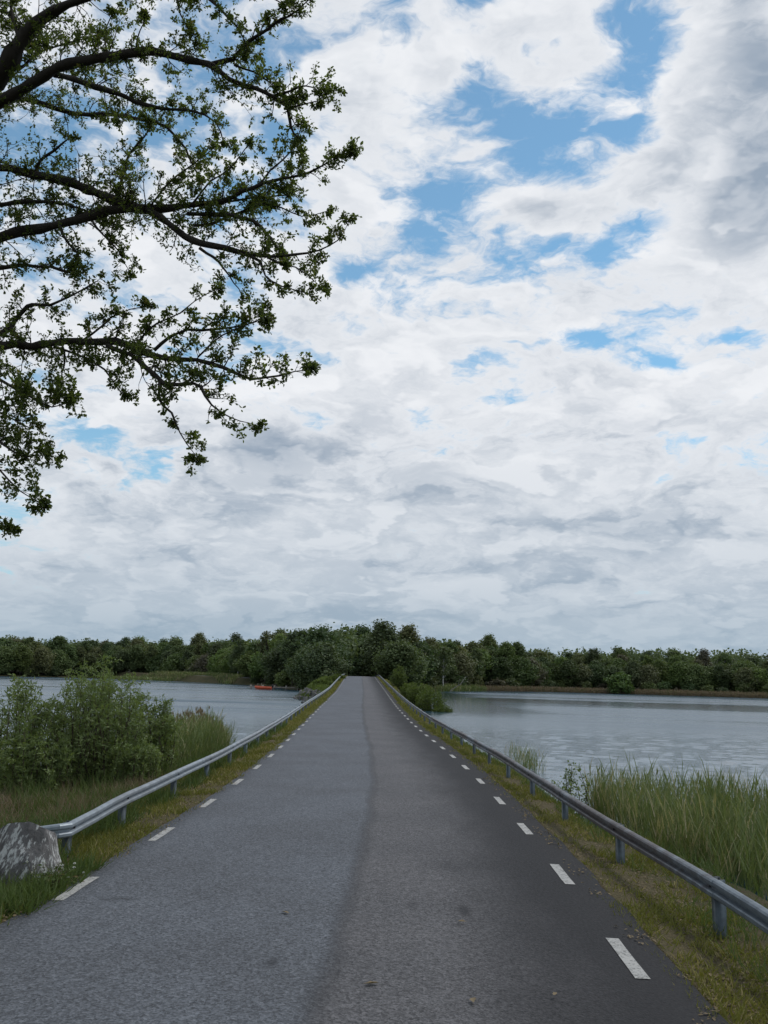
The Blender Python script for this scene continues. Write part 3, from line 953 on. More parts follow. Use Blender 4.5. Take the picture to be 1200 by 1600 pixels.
    # the rest of the crown: over the road, behind and away from the lake
    crown_limbs = Geo(); far = []
    tops = []
    for k in range(26):
        a = rng.uniform(0, 2 * np.pi)
        rad = rng.uniform(3.5, 9.0)
        end = np.array([BX + math.cos(a) * rad, BY + math.sin(a) * rad, rng.uniform(7.5, 16)])
        tops.append(end)
    for x, y, z in ((-3.5, 3.5, 9.0), (-1.2, 1.2, 9.6), (1.2, 4.0, 11.5), (-4.5, -.5, 8.5), (-2.5, 6.0, 12.2), (2.6, .5, 10.5), (.2, -2.5, 10.0), (3.6, 3.2, 12), (-6, 1.5, 7.5), (1.5, -5, 10), (-1.5, -4.5, 9.5), (4.2, -2, 11), (-3.2, 1.0, 10.5), (.5, .8, 11), (3.2, -5.5, 10.8)):
        tops.append(np.array([x, y, z]))
    for end in tops:
        st = tp[int(np.clip((end[2] - 3.5) / 15 * len(tp), 8, len(tp) - 3))]
        mid = (st + end) / 2 + np.array([0, 0, .8]) + rng.normal(size=3) * .4
        pp, pr = catmull([st, mid, end], [.13, .09, .02], .4)
        if in_view(pp, 40).any(): continue
        crown_limbs.tube(pp - off, pr, 6)
        for c in range(14):
            ctr = end + rng.normal(size=3) * np.array([1.0, 1.0, .55])
            crown_limbs.tube(np.array([pp[-1 - rng.integers(1, 4)], ctr]) - off, [.018, .006], 4, cap=False)
            n = 130
            far.append(ctr + rng.normal(size=(n, 3)) * np.array([.42, .42, .28]))
    far = np.concatenate(far)

    far = far[~in_view(far, 90)]
    link('limb', crown_limbs.mesh('limb', M_OAKBARK, True), parent=root)
    # leaves
    lv = Geo()
    cp = np.array([c[0] for c in clusters]); cd = np.array([c[1] for c in clusters])
    per = 5
    N = len(cp) * per
    pos = np.repeat(cp, per, 0) + rng.normal(size=(N, 3)) * .012
    ax = np.repeat(cd, per, 0) * .45 + unit(N, rng) + np.array([0, 0, -.12])
    ln = rng.uniform(.026, .055, N) * np.repeat(rng.uniform(.75, 1.2, len(cp)), per)
    keep = rng.random(N) < .88
    a = np.repeat(rng.uniform(0, .8, len(cp)), per) + rng.uniform(0, .2, N)
    lv.instances(*LEAF_LOBED, pos[keep] - off, ax[keep], (unit(N, rng) + np.array([0, 0, .9]))[keep], ln[keep], (ln * .62)[keep], a[keep])
    N = len(far)
    lv.instances(*LEAF_PLAIN, far - off, unit(N, rng) + np.array([0, 0, -.1]), unit(N, rng) + np.array([0, 0, 1.]), rng.uniform(.09, .16, N), rng.uniform(.06, .10, N), rng.uniform(0, 1, N))
    link('leaves', lv.mesh('leaves', M_OAKLEAF), parent=root)['kind'] = 'stuff'
    print('OAK clusters', len(cp), 'far', len(far))
    return root


oak = build_oak()
# ==== END OF OAK ====

# =====================================================================
# FAR SHORE: FOREST
# =====================================================================
def bark(name, c0, c1):
    m, T, out = material(name)
    n = T.noise(T.vec('MULTIPLY', objco(T), (3, 3, 1.2)), 1.0, 4, .6)
    principled(T, out, T.mix(T.ramp(n, .4, .6), c0, c1), .9, .2)
    return m


M_BARK = bark('grey_bark', (.085, .072, .06, 1), (.05, .043, .036, 1))
M_BIRCH = bark('birch_bark', (.50, .49, .46, 1), (.22, .21, .19, 1))
M_DEAD = bark('dead_wood', (.36, .33, .29, 1), (.22, .20, .18, 1))
M_F = {
    'deep': leaf_material('deep_green_leaf', (0.054, 0.086, 0.034), (0.1, 0.134, 0.052), None, .25, .35, .6, .6),
    'mid': leaf_material('mid_green_leaf', (0.078, 0.114, 0.04), (0.134, 0.172, 0.06), None, .25, .35, .6, .6),
    'olive': leaf_material('olive_leaf', (0.092, 0.108, 0.048), (0.15, 0.162, 0.07), None, .25, .35, .6, .5),
    'brown': leaf_material('brownish_leaf', (0.096, 0.094, 0.062), (0.15, 0.138, 0.092), None, .25, .35, .6, .4),
    'fresh': leaf_material('fresh_green_leaf', (0.105, 0.155, 0.046), (0.165, 0.225, 0.066), None, .3, .35, .6, .3),
}


def tree_proto(seed, H, wide, base, nl, leafy, leaf, bare=0.):
    """trunk and limbs mesh, crown mesh; base at the origin"""
    rng = np.random.default_rng(seed)
    wood = Geo(); cr = Geo()
    lean = rng.normal(size=2) * .03 * H
    top = np.array([lean[0], lean[1], H * .93])
    tp, tr = catmull([(0, 0, -.5), (lean[0] * .2, lean[1] * .2, H * .25), (lean[0] * .6, lean[1] * .5, H * .6), top], [H * .014, H * .011, H * .007, H * .002], H / 8)
    wood.tube(tp, tr, 6)
    lobes = []
    for k in range(nl):
        f = base + (.91 - base) * ((k + rng.random()) / nl)
        prof = math.sin(math.pi * min(1, max(.0, (f - base) / (1 - base)) ** .8 * .72 + .14)) ** .7
        a = k * 2.4 + rng.uniform(-.6, .6)
        r = wide * prof * rng.uniform(.35, .85) * (1 - .75 * ((f - base) / (.91 - base)) ** 3)
        c = np.array([math.cos(a) * r + lean[0] * f, math.sin(a) * r + lean[1] * f, H * f])
        s = wide * rng.uniform(.26, .46) * (.55 + .6 * prof)
        lobes.append((c, s))
        st = tp[min(len(tp) - 1, int(len(tp) * max(.12, f * .75)))]
        wood.tube(np.array([st, (st + c) / 2 + [0, 0, .2], c]), [H * .006, H * .004, H * .0015], 4, cap=False)
    for c, s in lobes:
        n = int(leafy / nl * rng.uniform(.6, 1.4) * (1 - bare))
        d = unit(n, rng); d[:, 2] = d[:, 2] * .85 + .18
        rr_ = s * rng.uniform(.25, 1.12, n) ** .6
        lump = 1 + .28 * np.sin(d[:, 0] * 5 + seed) * np.sin(d[:, 1] * 6 + 1) + .15 * rng.normal(size=n)
        pos = c + d * (rr_ * lump)[:, None]
        ln = leaf * rng.uniform(.6, 1.5, n)
        cr.instances(*LEAF_PLAIN, pos, unit(n, rng), d * .9 + unit(n, rng) * .8 + np.array([0, 0, .5]), ln, ln * .8, np.clip(rng.uniform(0, 1) * .6 + rng.uniform(0, .4, n), 0, 1))
    return wood, cr


PROTO = {}
spec = {'round_a': (1, 13.5, 4.0, .18, 23, 7540, 0.43), 'round_b': (2, 12.5, 4.4, .16, 24, 7830, 0.45), 'round_c': (3, 14.5, 3.8, .20, 23, 7540, 0.43),
        'tall_a': (4, 15.5, 3.0, .22, 21, 6235, 0.38), 'tall_b': (5, 15.0, 2.7, .25, 20, 5510, 0.36), 'broad_a': (6, 12.0, 4.8, .10, 26, 8120, 0.45),
        'birch_a': (7, 14.0, 2.6, .34, 13, 2600, .38), 'shrub_a': (8, 4.2, 2.5, .10, 9, 2300, .34), 'shrub_b': (9, 3.2, 2.2, .10, 8, 2000, .32),
        'thin_a': (10, 16.0, 2.4, .55, 8, 900, .40)}
for k, a in spec.items():
    w, c = tree_proto(*a)
    PROTO[k] = (w, c, {}, {})


def wood_mesh(k, mat):
    w = PROTO[k]
    if mat.name not in w[2]: w[2][mat.name] = w[0].mesh('trunk', mat, True)
    return w[2][mat.name]


def crown_mesh(k, mat):
    w = PROTO[k]
    if mat.name not in w[3]: w[3][mat.name] = w[1].mesh('crown', mat)
    return w[3][mat.name]


def plant_tree(kind, col, x, y, scale, label, group, name='broadleaf_tree', barkm=None, cat='tree', zs=1., rz=None):
    o = tag(empty(name, (x, y, float(ground_z(x, y)) - .1), random.uniform(0, 6.28) if rz is None else rz), label, cat, group)
    o.scale = (scale * 1.36, scale * 1.36, scale * zs)
    link('trunk', wood_mesh(kind, barkm or M_BARK), parent=o)
    link('crown', crown_mesh(kind, M_F[col]), parent=o)
    return o


def region(x):
    if x < -60: return 'far left shore'
    if x < -8: return 'shore left of road end'
    if x < 40: return 'shore right of road end'
    return 'far right shore'


WORDS = {'deep': 'dark green', 'mid': 'mid green', 'olive': 'olive green', 'brown': 'brownish green', 'fresh': 'fresh yellow-green'}
rf = np.random.default_rng(21)
ntrees = 0
for row, (d0, sp, hs) in enumerate(((4, 4.6, .72), (10, 5.0, .82), (18, 5.8, .90), (28, 7.5, .95))):
    x = -178.
    while x < 162:
        x += sp * rf.uniform(.75, 1.3)
        y = float(shore(x)) + d0 + rf.uniform(-1.5, 3.) + 3
        c = float(cx(min(y, 419)))
        if abs(x - c) < 5.0 and y < 245: continue
        kind = rf.choice(['round_a', 'round_b', 'round_c', 'tall_a', 'tall_b', 'broad_a', 'birch_a'], p=[.2, .2, .18, .14, .1, .13, .05])
        if row < 2 and -40 < x < 30 and kind == 'birch_a': kind = 'round_a'
        if row == 0 and rf.random() < .35: kind = 'broad_a'
        pc = [.34, .44, .14, .04, .04] if x > -30 else [.26, .48, .14, .04, .08]
        col = rf.choice(['deep', 'mid', 'olive', 'brown', 'fresh'], p=pc)
        if col == 'brown' and -45 < x < 15: col = 'mid'
        if -24 < x < -8 and y < 232: col = 'deep'
        s = hs * rf.uniform(.90, 1.08)
        if x < -60: s *= 1.04
        if 12 < x < 20: s *= .96
        if x > 50: s *= .90
        rg = region(x)
        ph = ['front rank', 'second rank', 'third rank', 'back rank'][row]
        form = {'r': 'round-crowned tree', 't': 'tall narrow tree', 'b': 'broad low-branched tree'}[kind[0]]
        birch = kind == 'birch_a'
        plant_tree(kind, col, x, y, s, '%s %s, %s, %s' % (WORDS[col], 'white-stemmed birch' if birch else form, ph, rg), 'trees on the ' + rg,
                   'birch_tree' if birch else 'broadleaf_tree', M_BIRCH if birch else None, zs=rf.uniform(.92, 1.1))
        ntrees += 1
# undergrowth along the water
nsh = 0
x = -176.
while x < 160:
    x += rf.uniform(3.2, 7.5)
    y = float(shore(x)) + rf.uniform(2.0, 5.5)
    if abs(x - float(cx(y))) < 5.5: continue
    col = rf.choice(['deep', 'mid', 'olive', 'brown'], p=[.36, .42, .16, .06])
    plant_tree(rf.choice(['shrub_a', 'shrub_b']), col, x, y, rf.uniform(.7, 1.15), '%s bush at the waterline, %s' % (WORDS[col], region(x)), 'bushes on the ' + region(x), 'shore_bush', cat='bush')
    nsh += 1
print('TREES', ntrees, 'BUSHES', nsh)
# trees of one look along one stretch of shore are told apart by their order from the left
ORD = ['first', 'second', 'third', 'fourth', 'fifth', 'sixth', 'seventh', 'eighth', 'ninth', 'tenth', 'eleventh', 'twelfth', 'thirteenth', 'fourteenth', 'fifteenth']
alike = {}
for o in COL.objects:
    if o.parent is None and o.get('category') in ('tree', 'bush') and ' on the ' in str(o.get('group', '')):
        alike.setdefault(o['label'], []).append(o)
for lab, os_ in alike.items():
    if len(os_) > 1:
        for q, o in enumerate(sorted(os_, key=lambda o: o.location.x / o.location.y)):
            if q < len(ORD): o['label'] = lab + ', ' + ORD[q] + ' from left'
# the ones that stand out
plant_tree('round_c', 'deep', -19.2, 214, .86, 'very dark tall tree left of the road end, darkest of the skyline', None, 'broadleaf_tree')
plant_tree('round_a', 'deep', -16.0, 211, .78, 'very dark tree just left of the road end, in front of the tallest dark one', None, 'broadleaf_tree')
plant_tree('tall_a', 'fresh', -26.5, 236, .83, 'bright yellow-green tree beside the dark tall tree left of the road', None, 'broadleaf_tree')
plant_tree('thin_a', 'olive', -30.5, 243, .95, 'thin-topped pine standing above the bright green tree', None, 'pine_tree', M_BARK)
plant_tree('thin_a', 'deep', -43, 276, .78, 'slender pale-stemmed birch at the shore above the jetty', None, 'birch_tree', M_BIRCH)
plant_tree('birch_a', 'mid', 16.0, 230.5, .86, 'white-stemmed birch at the shore right of the road willows', None, 'birch_tree', M_BIRCH)
plant_tree('shrub_a', 'mid', 72, 272.5, 1.55, 'large round pale bush at the waterline of the far right shore', None, 'shore_bush', cat='bush')
plant_tree('shrub_a', 'fresh', -62, 309, 1.0, 'fresh green bush at the point of the left peninsula', None, 'shore_bush', cat='bush')
for k, (x, y, sc_, kd, col, lab) in enumerate((
        (-3.4, 231, .80, 'broad_a', 'deep', 'dark broad tree closing the view straight ahead of the road'), (-7.8, 238, .86, 'round_b', 'deep', 'dark round tree just left of the road end gap'),
        (.8, 227, .80, 'broad_a', 'mid', 'mid green broad tree just right of the road end gap'), (-11.5, 247, .95, 'round_a', 'mid', 'tall green tree behind the road end, left'),
        (-5., 248, .98, 'round_c', 'deep', 'tall dark tree behind the road end, right'), (2.5, 240, .95, 'round_b', 'olive', 'olive round tree behind the road end, far right'))):
    plant_tree(kd, col, x, y, sc_, lab, 'trees where the road meets the wood')
for k, (x, y, lab) in enumerate(((-5.2, 226, 'dark bush left of the road end gap'), (-2.2, 224, 'dark bush in the middle of the road end gap'), (.6, 222, 'dark bush right of the road end gap'))):
    plant_tree('shrub_a', 'deep', x, y, 1.1, lab, 'bushes where the road meets the wood', 'shore_bush', cat='bush')
g = Geo()
g.tube([(0, 0, -.2), (1.6, 0, 1.4), (3.6, .3, 2.7), (5.0, .3, 4.6)], [.14, .12, .09, .04], 6)
for a, b in (((3.0, .2, 2.3), (3.4, .4, 4.0)), ((3.8, .3, 3.0), (5.4, -.2, 3.4)), ((2.2, .1, 1.8), (2.3, -.5, 3.0))):
    g.tube([a, b], [.05, .02], 5)
o = link('fallen_tree', g.mesh('fallen_tree', M_DEAD, True)); o.location = (16.6, 227.5, float(ground_z(16.6, 227.5)))
tag(o, 'bleached dead trunk leaning over the shore right of the road', 'tree')

# the wood behind, one mass
wd = Geo(); rw = np.random.default_rng(77)
for k in range(520):
    x = rw.uniform(-230, 215); y = float(shore(x)) + rw.uniform(44, 120)
    z = float(ground_z(x, y)); H = rw.uniform(9, 14.5) if y > 0 else 10
    n = 230
    d = unit(n, rw); d[:, 2] = np.abs(d[:, 2]) - .2
    pos = np.array([x, y, z + H * .6]) + d * np.array([3.6, 3.6, H * .42]) * rw.uniform(.5, 1.1, (n, 1))
    ln = rw.uniform(.6, 1.3, n)
    wd.instances(*LEAF_PLAIN, pos, unit(n, rw), d + unit(n, rw) * .6, ln, ln * .8, np.full(n, rw.random()))
    wd.tube([(x, y, z - .5), (x, y, z + H * .8)], [.2, .06], 4, cap=False)
tag(link('distant_wood', wd.mesh('distant_wood', M_F['mid'])), 'mass of forest behind the trees of the far shore', 'forest', kind='stuff')

# =====================================================================
# WILLOWS AND SHRUBS ALONG THE CAUSEWAY
# =====================================================================
M_WILLOW = leaf_material('willow_leaf', (.112, .155, .056), (.215, .268, .108), (.30, .33, .19), .32, 1.2, .5, 0., .18)
M_WILLOW2 = leaf_material('willow_leaf_fresh', (.075, .105, .026), (.125, .165, .042), None, .35, .8, .5)
M_STEM = bark('shrub_stem', (.10, .085, .055, 1), (.06, .05, .035, 1))


def shrub(name, label, loc, H, rad, stems, leaf, per, mat, group=None, seed=0, low=.15, cat='shrub', wide=.36, upright=1.):
    rng = np.random.default_rng(seed)
    root = tag(empty(name, loc), label, cat, group)
    st = Geo(); lv = Geo()
    Ps, Ax = [], []
    for k in range(stems):
        a = rng.uniform(0, 2 * np.pi); r = rad * math.sqrt(rng.random())
        b = np.array([math.cos(a) * r * .35, math.sin(a) * r * .35, -.25])
        h = H * (1 - .45 * (r / rad) ** 2) * rng.uniform(.72, 1.05)
        t = np.array([math.cos(a) * r, math.sin(a) * r, h])
        mid = (b + t) / 2 + np.array([math.cos(a), math.sin(a), 0]) * rad * .12 * upright + rng.normal(size=3) * .06 * H
        pp, pr = catmull([b, mid, t], [.012 + .003 * H, .008 + .002 * H, .003], H / 9)
        st.tube(pp, pr, 4, cap=False)
        n = len(pp)
        for i in range(int(n * low), n):
            for _ in range(3):
                d = unit(1, rng)[0]; d[2] = abs(d[2]) * .7 + .2
                L = rng.uniform(.10, .24) * H * .55
                e = pp[i] + d * L
                if _ == 0: st.tube([pp[i], e], [.005, .002], 3, cap=False)
                m_ = per
                tt = rng.random(m_)[:, None]
                Ps.append(pp[i] + d * L * tt + rng.normal(size=(m_, 3)) * .03 * H * .5)
                Ax.append(np.repeat(d[None], m_, 0) * .7 + unit(m_, rng))
    Ps = np.concatenate(Ps); Ax = np.concatenate(Ax); N = len(Ps)
    ln = leaf * rng.uniform(.6, 1.35, N)
    shade = np.clip(.5 * rng.random(N) + .5 * vnoise(Ps[:, 0] + Ps[:, 1], Ps[:, 2], .35 * H, seed) + .25, 0, 1)
    lv.instances(*LEAF_PLAIN, Ps, Ax, unit(N, rng) + np.array([0, 0, .8]), ln, ln * wide, shade)
    link('stems', st.mesh('stems', M_STEM), parent=root)
    link('foliage', lv.mesh('foliage', mat), parent=root)['kind'] = 'stuff'
    return root


gz = lambda x, y: float(ground_z(x, y))
shrub('willow_shrub', 'tall grey-green willow shrub on the left bank, highest of its clump', (-5.85, 19.4, gz(-5.85, 19.4)), 2.55, 1.05, 58, .085, 11, M_WILLOW, 'willow shrubs on the left bank', 41)
shrub('willow_shrub', 'wide willow shrub at the left edge of the picture', (-7.55, 19.2, gz(-7.55, 19.2)), 2.25, 1.15, 56, .085, 11, M_WILLOW, 'willow shrubs on the left bank', 42)
shrub('willow_shrub', 'lower willow shrub at the right end of the left bank clump', (-5.15, 20.6, gz(-5.15, 20.6)), 1.75, .75, 44, .08, 11, M_WILLOW, 'willow shrubs on the left bank', 43)
shrub('willow_shrub', 'willow shrub behind the clump, half hidden by its front shrubs', (-6.7, 21.2, gz(-6.7, 21.2)), 2.35, .9, 44, .085, 11, M_WILLOW, 'willow shrubs on the left bank', 44)
shrub('willow_shrub', 'low willow shrub in front of the left bank clump', (-6.7, 18.1, gz(-6.7, 18.1)), 1.25, .9, 44, .075, 11, M_WILLOW, 'willow shrubs on the left bank', 45)
shrub('willow_shrub', 'small willow shrub between the clump and the left guardrail', (-4.85, 18.7, gz(-4.85, 18.7)), 1.0, .6, 34, .07, 11, M_WILLOW, 'willow shrubs on the left bank', 46)
shrub('sapling', 'thin alder sapling behind the right guardrail at the water edge', (3.95, 18.7, gz(3.95, 18.7)), 1.0, .45, 13, .055, 4, M_WILLOW, None, 47, .3, 'sapling', .6)
for k, (x, y, H, r, lab) in enumerate((
        (4.7, 84, 2.7, 1.4, 'large bright green willow at the near end of the right bank'), (3.9, 92, 2.7, 1.4, 'second bright green willow on the right bank'),
        (3.5, 101, 2.2, 1.4, 'third bright green willow on the right bank, lower than its neighbours'), (2.5, 116, 2.9, 1.1, 'slim bright green willow nearest the bridge on the right bank'),
        (5.7, 82, 1.8, 1.0, 'low bright willow leaning to the water on the right bank'))):
    shrub('willow_shrub', lab, (x, y, gz(x, y) - .1), H, r, 46, .16, 7, M_WILLOW2, 'willows on the right bank of the causeway', 60 + k, .1)
for k, (x, y, H, r, lab) in enumerate(((-7.0, 112, .8, 1.2, 'low leafy shrub on the left bank near the riprap'), (-6.6, 126, .9, 1.2, 'low leafy shrub on the left bank below the bridge'),
                                      (-6.4, 140, .9, 1.2, 'low leafy shrub on the left bank nearest the bridge'))):
    shrub('bank_shrub', lab, (x, y, gz(x, y)), H, r, 30, .15, 6, M_WILLOW2, 'low shrubs on the left bank', 70 + k, .1)

# =====================================================================
# REEDS, GRASS
# =====================================================================
M_REED = leaf_material('reed_leaf', (.070, .115, .036), (.240, .265, .110), (.38, .33, .21), .25, 1.0, .6, 0., .22)
M_DRY = leaf_material('dry_reed', (.17, .125, .085), (.27, .21, .145), (.10, .12, .05), .2, 1.0, .7, 0., .18)
M_GRASS = leaf_material('verge_grass', (.115, .128, .028), (.225, .212, .055), (.34, .28, .14), .25, .5, .7, 0., .26)
M_LUSH = leaf_material('lush_grass', (.065, .102, .030), (.125, .165, .050), (.17, .14, .07), .25, .7, .65, 0., .14)


def reed_bed(name, label, poly, dens, hmin, hmax, mat, seed, wind=.12, leaves=4, lw=.014, plume=0., clump=.0, base=None):
    rng = np.random.default_rng(seed)
    poly = np.array(poly, float)
    lo, hi = poly.min(0), poly.max(0)
    n = int(dens * (hi - lo).prod())
    p = rng.uniform(lo, hi, (n, 2))
    inside = np.zeros(n, bool); j = len(poly) - 1
    for i in range(len(poly)):
        a, b = poly[i], poly[j]
        c = ((a[1] > p[:, 1]) != (b[1] > p[:, 1])) & (p[:, 0] < (b[0] - a[0]) * (p[:, 1] - a[1]) / (b[1] - a[1] + 1e-9) + a[0])
        inside ^= c; j = i
    p = p[inside]
    if clump:
        p = p[(vnoise(p[:, 0], p[:, 1], clump, seed) + .25 * rng.normal(size=len(p))) > -.10]
    n = len(p)
    z0 = np.maximum(ground_z(p[:, 0], p[:, 1]), WATER - .3) if base is None else np.full(n, base)
    h = rng.uniform(hmin, hmax, n) * (1 + .25 * vnoise(p[:, 0], p[:, 1], 1.3, seed + 3)) + np.maximum(WATER - z0, 0)
    g = Geo()
    pos = np.column_stack([p, z0]); ax = np.column_stack([rng.normal(size=(n, 2)) * wind + np.array([wind * .4, 0]), np.ones(n)])
    shade = np.clip(.45 + .7 * vnoise(p[:, 0], p[:, 1], .8, seed + 9) + rng.normal(size=n) * .32, 0, 1)
    g.instances(*BLADE, pos, ax, unit(n, rng) * np.array([1, 1, .1]), h, np.full(n, lw * .7), shade)
    an = ax / np.linalg.norm(ax, axis=1)[:, None]
    for k in range(leaves):
        t = rng.uniform(.25, .9, n)
        lp = pos + an * (h * t)[:, None]
        la = unit(n, rng) * np.array([1, 1, 0]) * .38 + an
        L = rng.uniform(.18, .42, n) * np.clip(h, .4, 1.4)
        g.instances(*BLADE, lp, la, -an + unit(n, rng) * .5, L, np.full(n, lw), np.clip(shade + rng.normal(size=n) * .12, 0, 1))
    if plume:
        s = rng.random(n) < plume; m_ = int(s.sum())
        tip = (pos + an * h[:, None])[s] - an[s] * .02
        for k in range(4):
            g.instances(*LEAF_PLAIN, tip + rng.normal(size=(m_, 3)) * .01, an[s] + unit(m_, rng) * .35, unit(m_, rng), rng.uniform(.10, .2, m_), np.full(m_, .03), np.full(m_, .80))
    o = link(name, g.mesh(name, mat))
    return tag(o, label, 'reeds', kind='stuff')


reed_bed('reed_bed', 'green reed bed standing in the water behind the right guardrail', [(4.55, 20.6), (5.6, 20.8), (7.6, 18.0), (9.6, 16.0), (11, 9), (6.2, 8.6), (4.9, 11), (4.45, 14.5)], 150, .60, 1.15, M_REED, 91, .05, 4, .017, .015, .8)
reed_bed('reed_bed', 'small green reed tuft in the water beyond the right guardrail', [(4.5, 29), (5.3, 29), (5.4, 33), (4.6, 34)], 45, .45, .8, M_REED, 92, .06, 2, .016)
reed_bed('reed_bed', 'buff dry reeds beside the water behind the left guardrail', [(-7.0, 27), (-5.3, 27), (-5.7, 34.5), (-6.7, 34.5)], 70, .75, 1.15, M_DRY, 93, .07, 2, .013, .5, 1.2)
reed_bed('reed_bed', 'green reeds and tall grass mixed in front of the dry reeds', [(-6.4, 22.5), (-4.6, 22.5), (-4.9, 28), (-5.6, 35), (-6.4, 35)], 110, .55, 1.05, M_REED, 94, .10, 4, .016)
reed_bed('reed_fringe', 'pale straw-coloured reed fringe along the far right shore', [(26, 249), (53, 273.5), (79, 269.5), (112, 257.5), (160, 249), (160, 253), (112, 263), (79, 275.5), (53, 280), (28, 255)], 14, 1.1, 1.7, M_DRY, 95, .10, 3, .10)
reed_bed('reed_fringe', 'green reed fringe in the bay right of the willows', [(8, 196), (12, 217), (17, 228), (30, 252), (28, 258), (15, 235), (9, 210)], 9, 1.0, 1.6, M_REED, 96, .10, 3, .11)
reed_bed('reed_fringe', 'low green reed spit off the far left shore', [(-95, 322), (-56, 292), (-44, 264), (-40, 268), (-54, 302), (-95, 334)], 7, .7, 1.2, M_REED, 97, .10, 3, .12)


def blades(name, label, sample, n, hmin, hmax, w, mat, seed, lean=.55, cat='grass', patch=.6, thr=-9):
    rng = np.random.default_rng(seed)
    x, y = sample(rng, n)
    keep = (vnoise(x, y, patch, seed) + .5 * vnoise(x, y, patch * .35, seed + 1) + .12 * rng.normal(size=n)) > thr
    x, y = x[keep], y[keep]; n = len(x)
    z = ground_z(x, y) - .01
    ok = z > WATER - .1
    x, y, z = x[ok], y[ok], z[ok]; n = len(x)
    h = rng.uniform(hmin, hmax, n) * (1 + .6 * vnoise(x, y, patch * 1.7, seed + 2))
    ww = np.broadcast_to(w(y) if callable(w) else np.full(n, w), n)
    ax = np.column_stack([rng.normal(size=(n, 2)) * lean, np.ones(n)])
    g = Geo()
    tint = np.clip(.45 + .55 * vnoise(x, y, 1.1, seed + 5) + .25 * rng.normal(size=n), 0, 1)
    g.instances(*BLADE, np.column_stack([x, y, z]), ax, unit(n, rng) * np.array([1, 1, .2]) + 1e-3, h, ww, tint)
    return tag(link(name, g.mesh(name, mat)), label, cat, kind='stuff')


def strip(side, y0, y1, u0, u1, bias=1.6):
    def f(rng, n):
        y = y0 + (y1 - y0) * rng.random(n) ** bias
        u = rng.uniform(u0, u1, n)
        return cx(y) + side * u, y
    return f


bw = lambda y: .007 + .0005 * np.clip(y, 0, 120)
blades('verge_grass', 'short yellow-green grass on the left verge under the guardrail', strip(-1, 6.5, 70, 2.50, 3.9), 66000, .05, .14, bw, M_GRASS, 101, .7, thr=-.05)
blades('verge_grass', 'short dry grass on the right verge under the guardrail', strip(1, 4.5, 70, 2.66, 4.2), 68000, .04, .12, bw, M_GRASS, 102, .8, thr=-.06)
blades('verge_grass', 'grass on the far left verge up to the bridge', strip(-1, 60, 172, 2.66, 4.6, 1.), 16000, .10, .22, .07, M_GRASS, 103, .6)
blades('verge_grass', 'grass on the far right verge up to the bridge', strip(1, 60, 172, 2.86, 4.4, 1.), 14000, .08, .18, .07, M_GRASS, 104, .6)
blades('bank_grass', 'tall fresh grass on the left bank by the bridge', strip(-1, 92, 160, 3.8, 9.5, 1.), 15000,   .2, .5, .09, M_WILLOW2, 105, .5)
blades('lush_grass', 'taller green grass along the left guardrail posts', strip(-1, 8.5, 40, 3.15, 4.4), 26000, .12, .34, lambda y: .008 + .0003 * y, M_LUSH, 106, .5, thr=.04)
blades('lush_grass', 'taller grass at the foot of the right guardrail', strip(1, 5, 45, 3.35, 5.0), 20000, .08, .24, lambda y: .007 + .0003 * y, M_LUSH, 107, .55, thr=.02)


def meadow(x0, x1, y0, y1):
    def f(rng, n):
        return rng.uniform(x0, x1, n), y0 + (y1 - y0) * rng.random(n) ** 1.3
    return f


blades('rough_grass', 'rough green grass in front of the left willow shrubs', meadow(-10, -3.9, 9.5, 21), 30000, .15, .5, .012, M_LUSH, 108, .5, thr=.07)
blades('rough_grass', 'short rough grass on the near left land beside the road', meadow(-11, -3.0, 0, 10.5), 26000, .08, .28, .011, M_LUSH, 111, .6, thr=-.04)
blades('rough_grass', 'rough grass on the near right land behind the guardrail', meadow(2.9, 8, -2, 8), 14000, .06, .22, .010, M_GRASS, 112, .6, thr=-.04)
blades('dry_grass', 'dry reddish-brown grass behind the boulder', meadow(-9, -4.0, 10.5, 18.5), 30000, .14, .40, .010, M_DRY, 109, .7, thr=-.02)
blades('grass_tuft', 'dark green grass and weeds round the foot of the boulder', meadow(-4.3, -2.95, 8.2, 10.2), 6500, .08, .26, .012, M_LUSH, 110, .6, thr=-.2)

# dry leaf litter along the edges of the asphalt
M_LITTER = leaf_material('leaf_litter', (.11, .08, .045), (.26, .20, .12), None, .1, 3., .8)
rl = np.random.default_rng(31); g = Geo()
for side, u0, u1, n in ((-1, 2.45, 3.2, 3600), (1, 2.55, 3.7, 8000)):
    y = 4.5 + 28 * rl.random(n) ** 1.7; u = u0 + (u1 - u0) * rl.random(n)
    k_ = vnoise(u, y, .5, 3) + .6 * vnoise(u, y, .17, 4) + .35 * (np.abs(u - u0) / (u1 - u0) - .35) > -.02
    y, u = y[k_], u[k_]; n = len(y)
    x = cx(y) + side * u
    z = np.maximum(ground_z(x, y), ez(y) - np.where(np.abs(u) < 2.8, .0, 9)) + .012
    ln = rl.uniform(.015, .05, n)
    d = unit(n, rl) * np.array([1, 1, .25])
    g.instances(*LEAF_PLAIN, np.column_stack([x, y, z]), d, unit(n, rl) * .4 + np.array([0, 0, 1]), ln, ln * .55, rl.random(n))
tag(link('leaf_litter', g.mesh('leaf_litter', M_LITTER)), 'dry leaf litter scattered along the asphalt edges', 'leaf litter', kind='stuff')

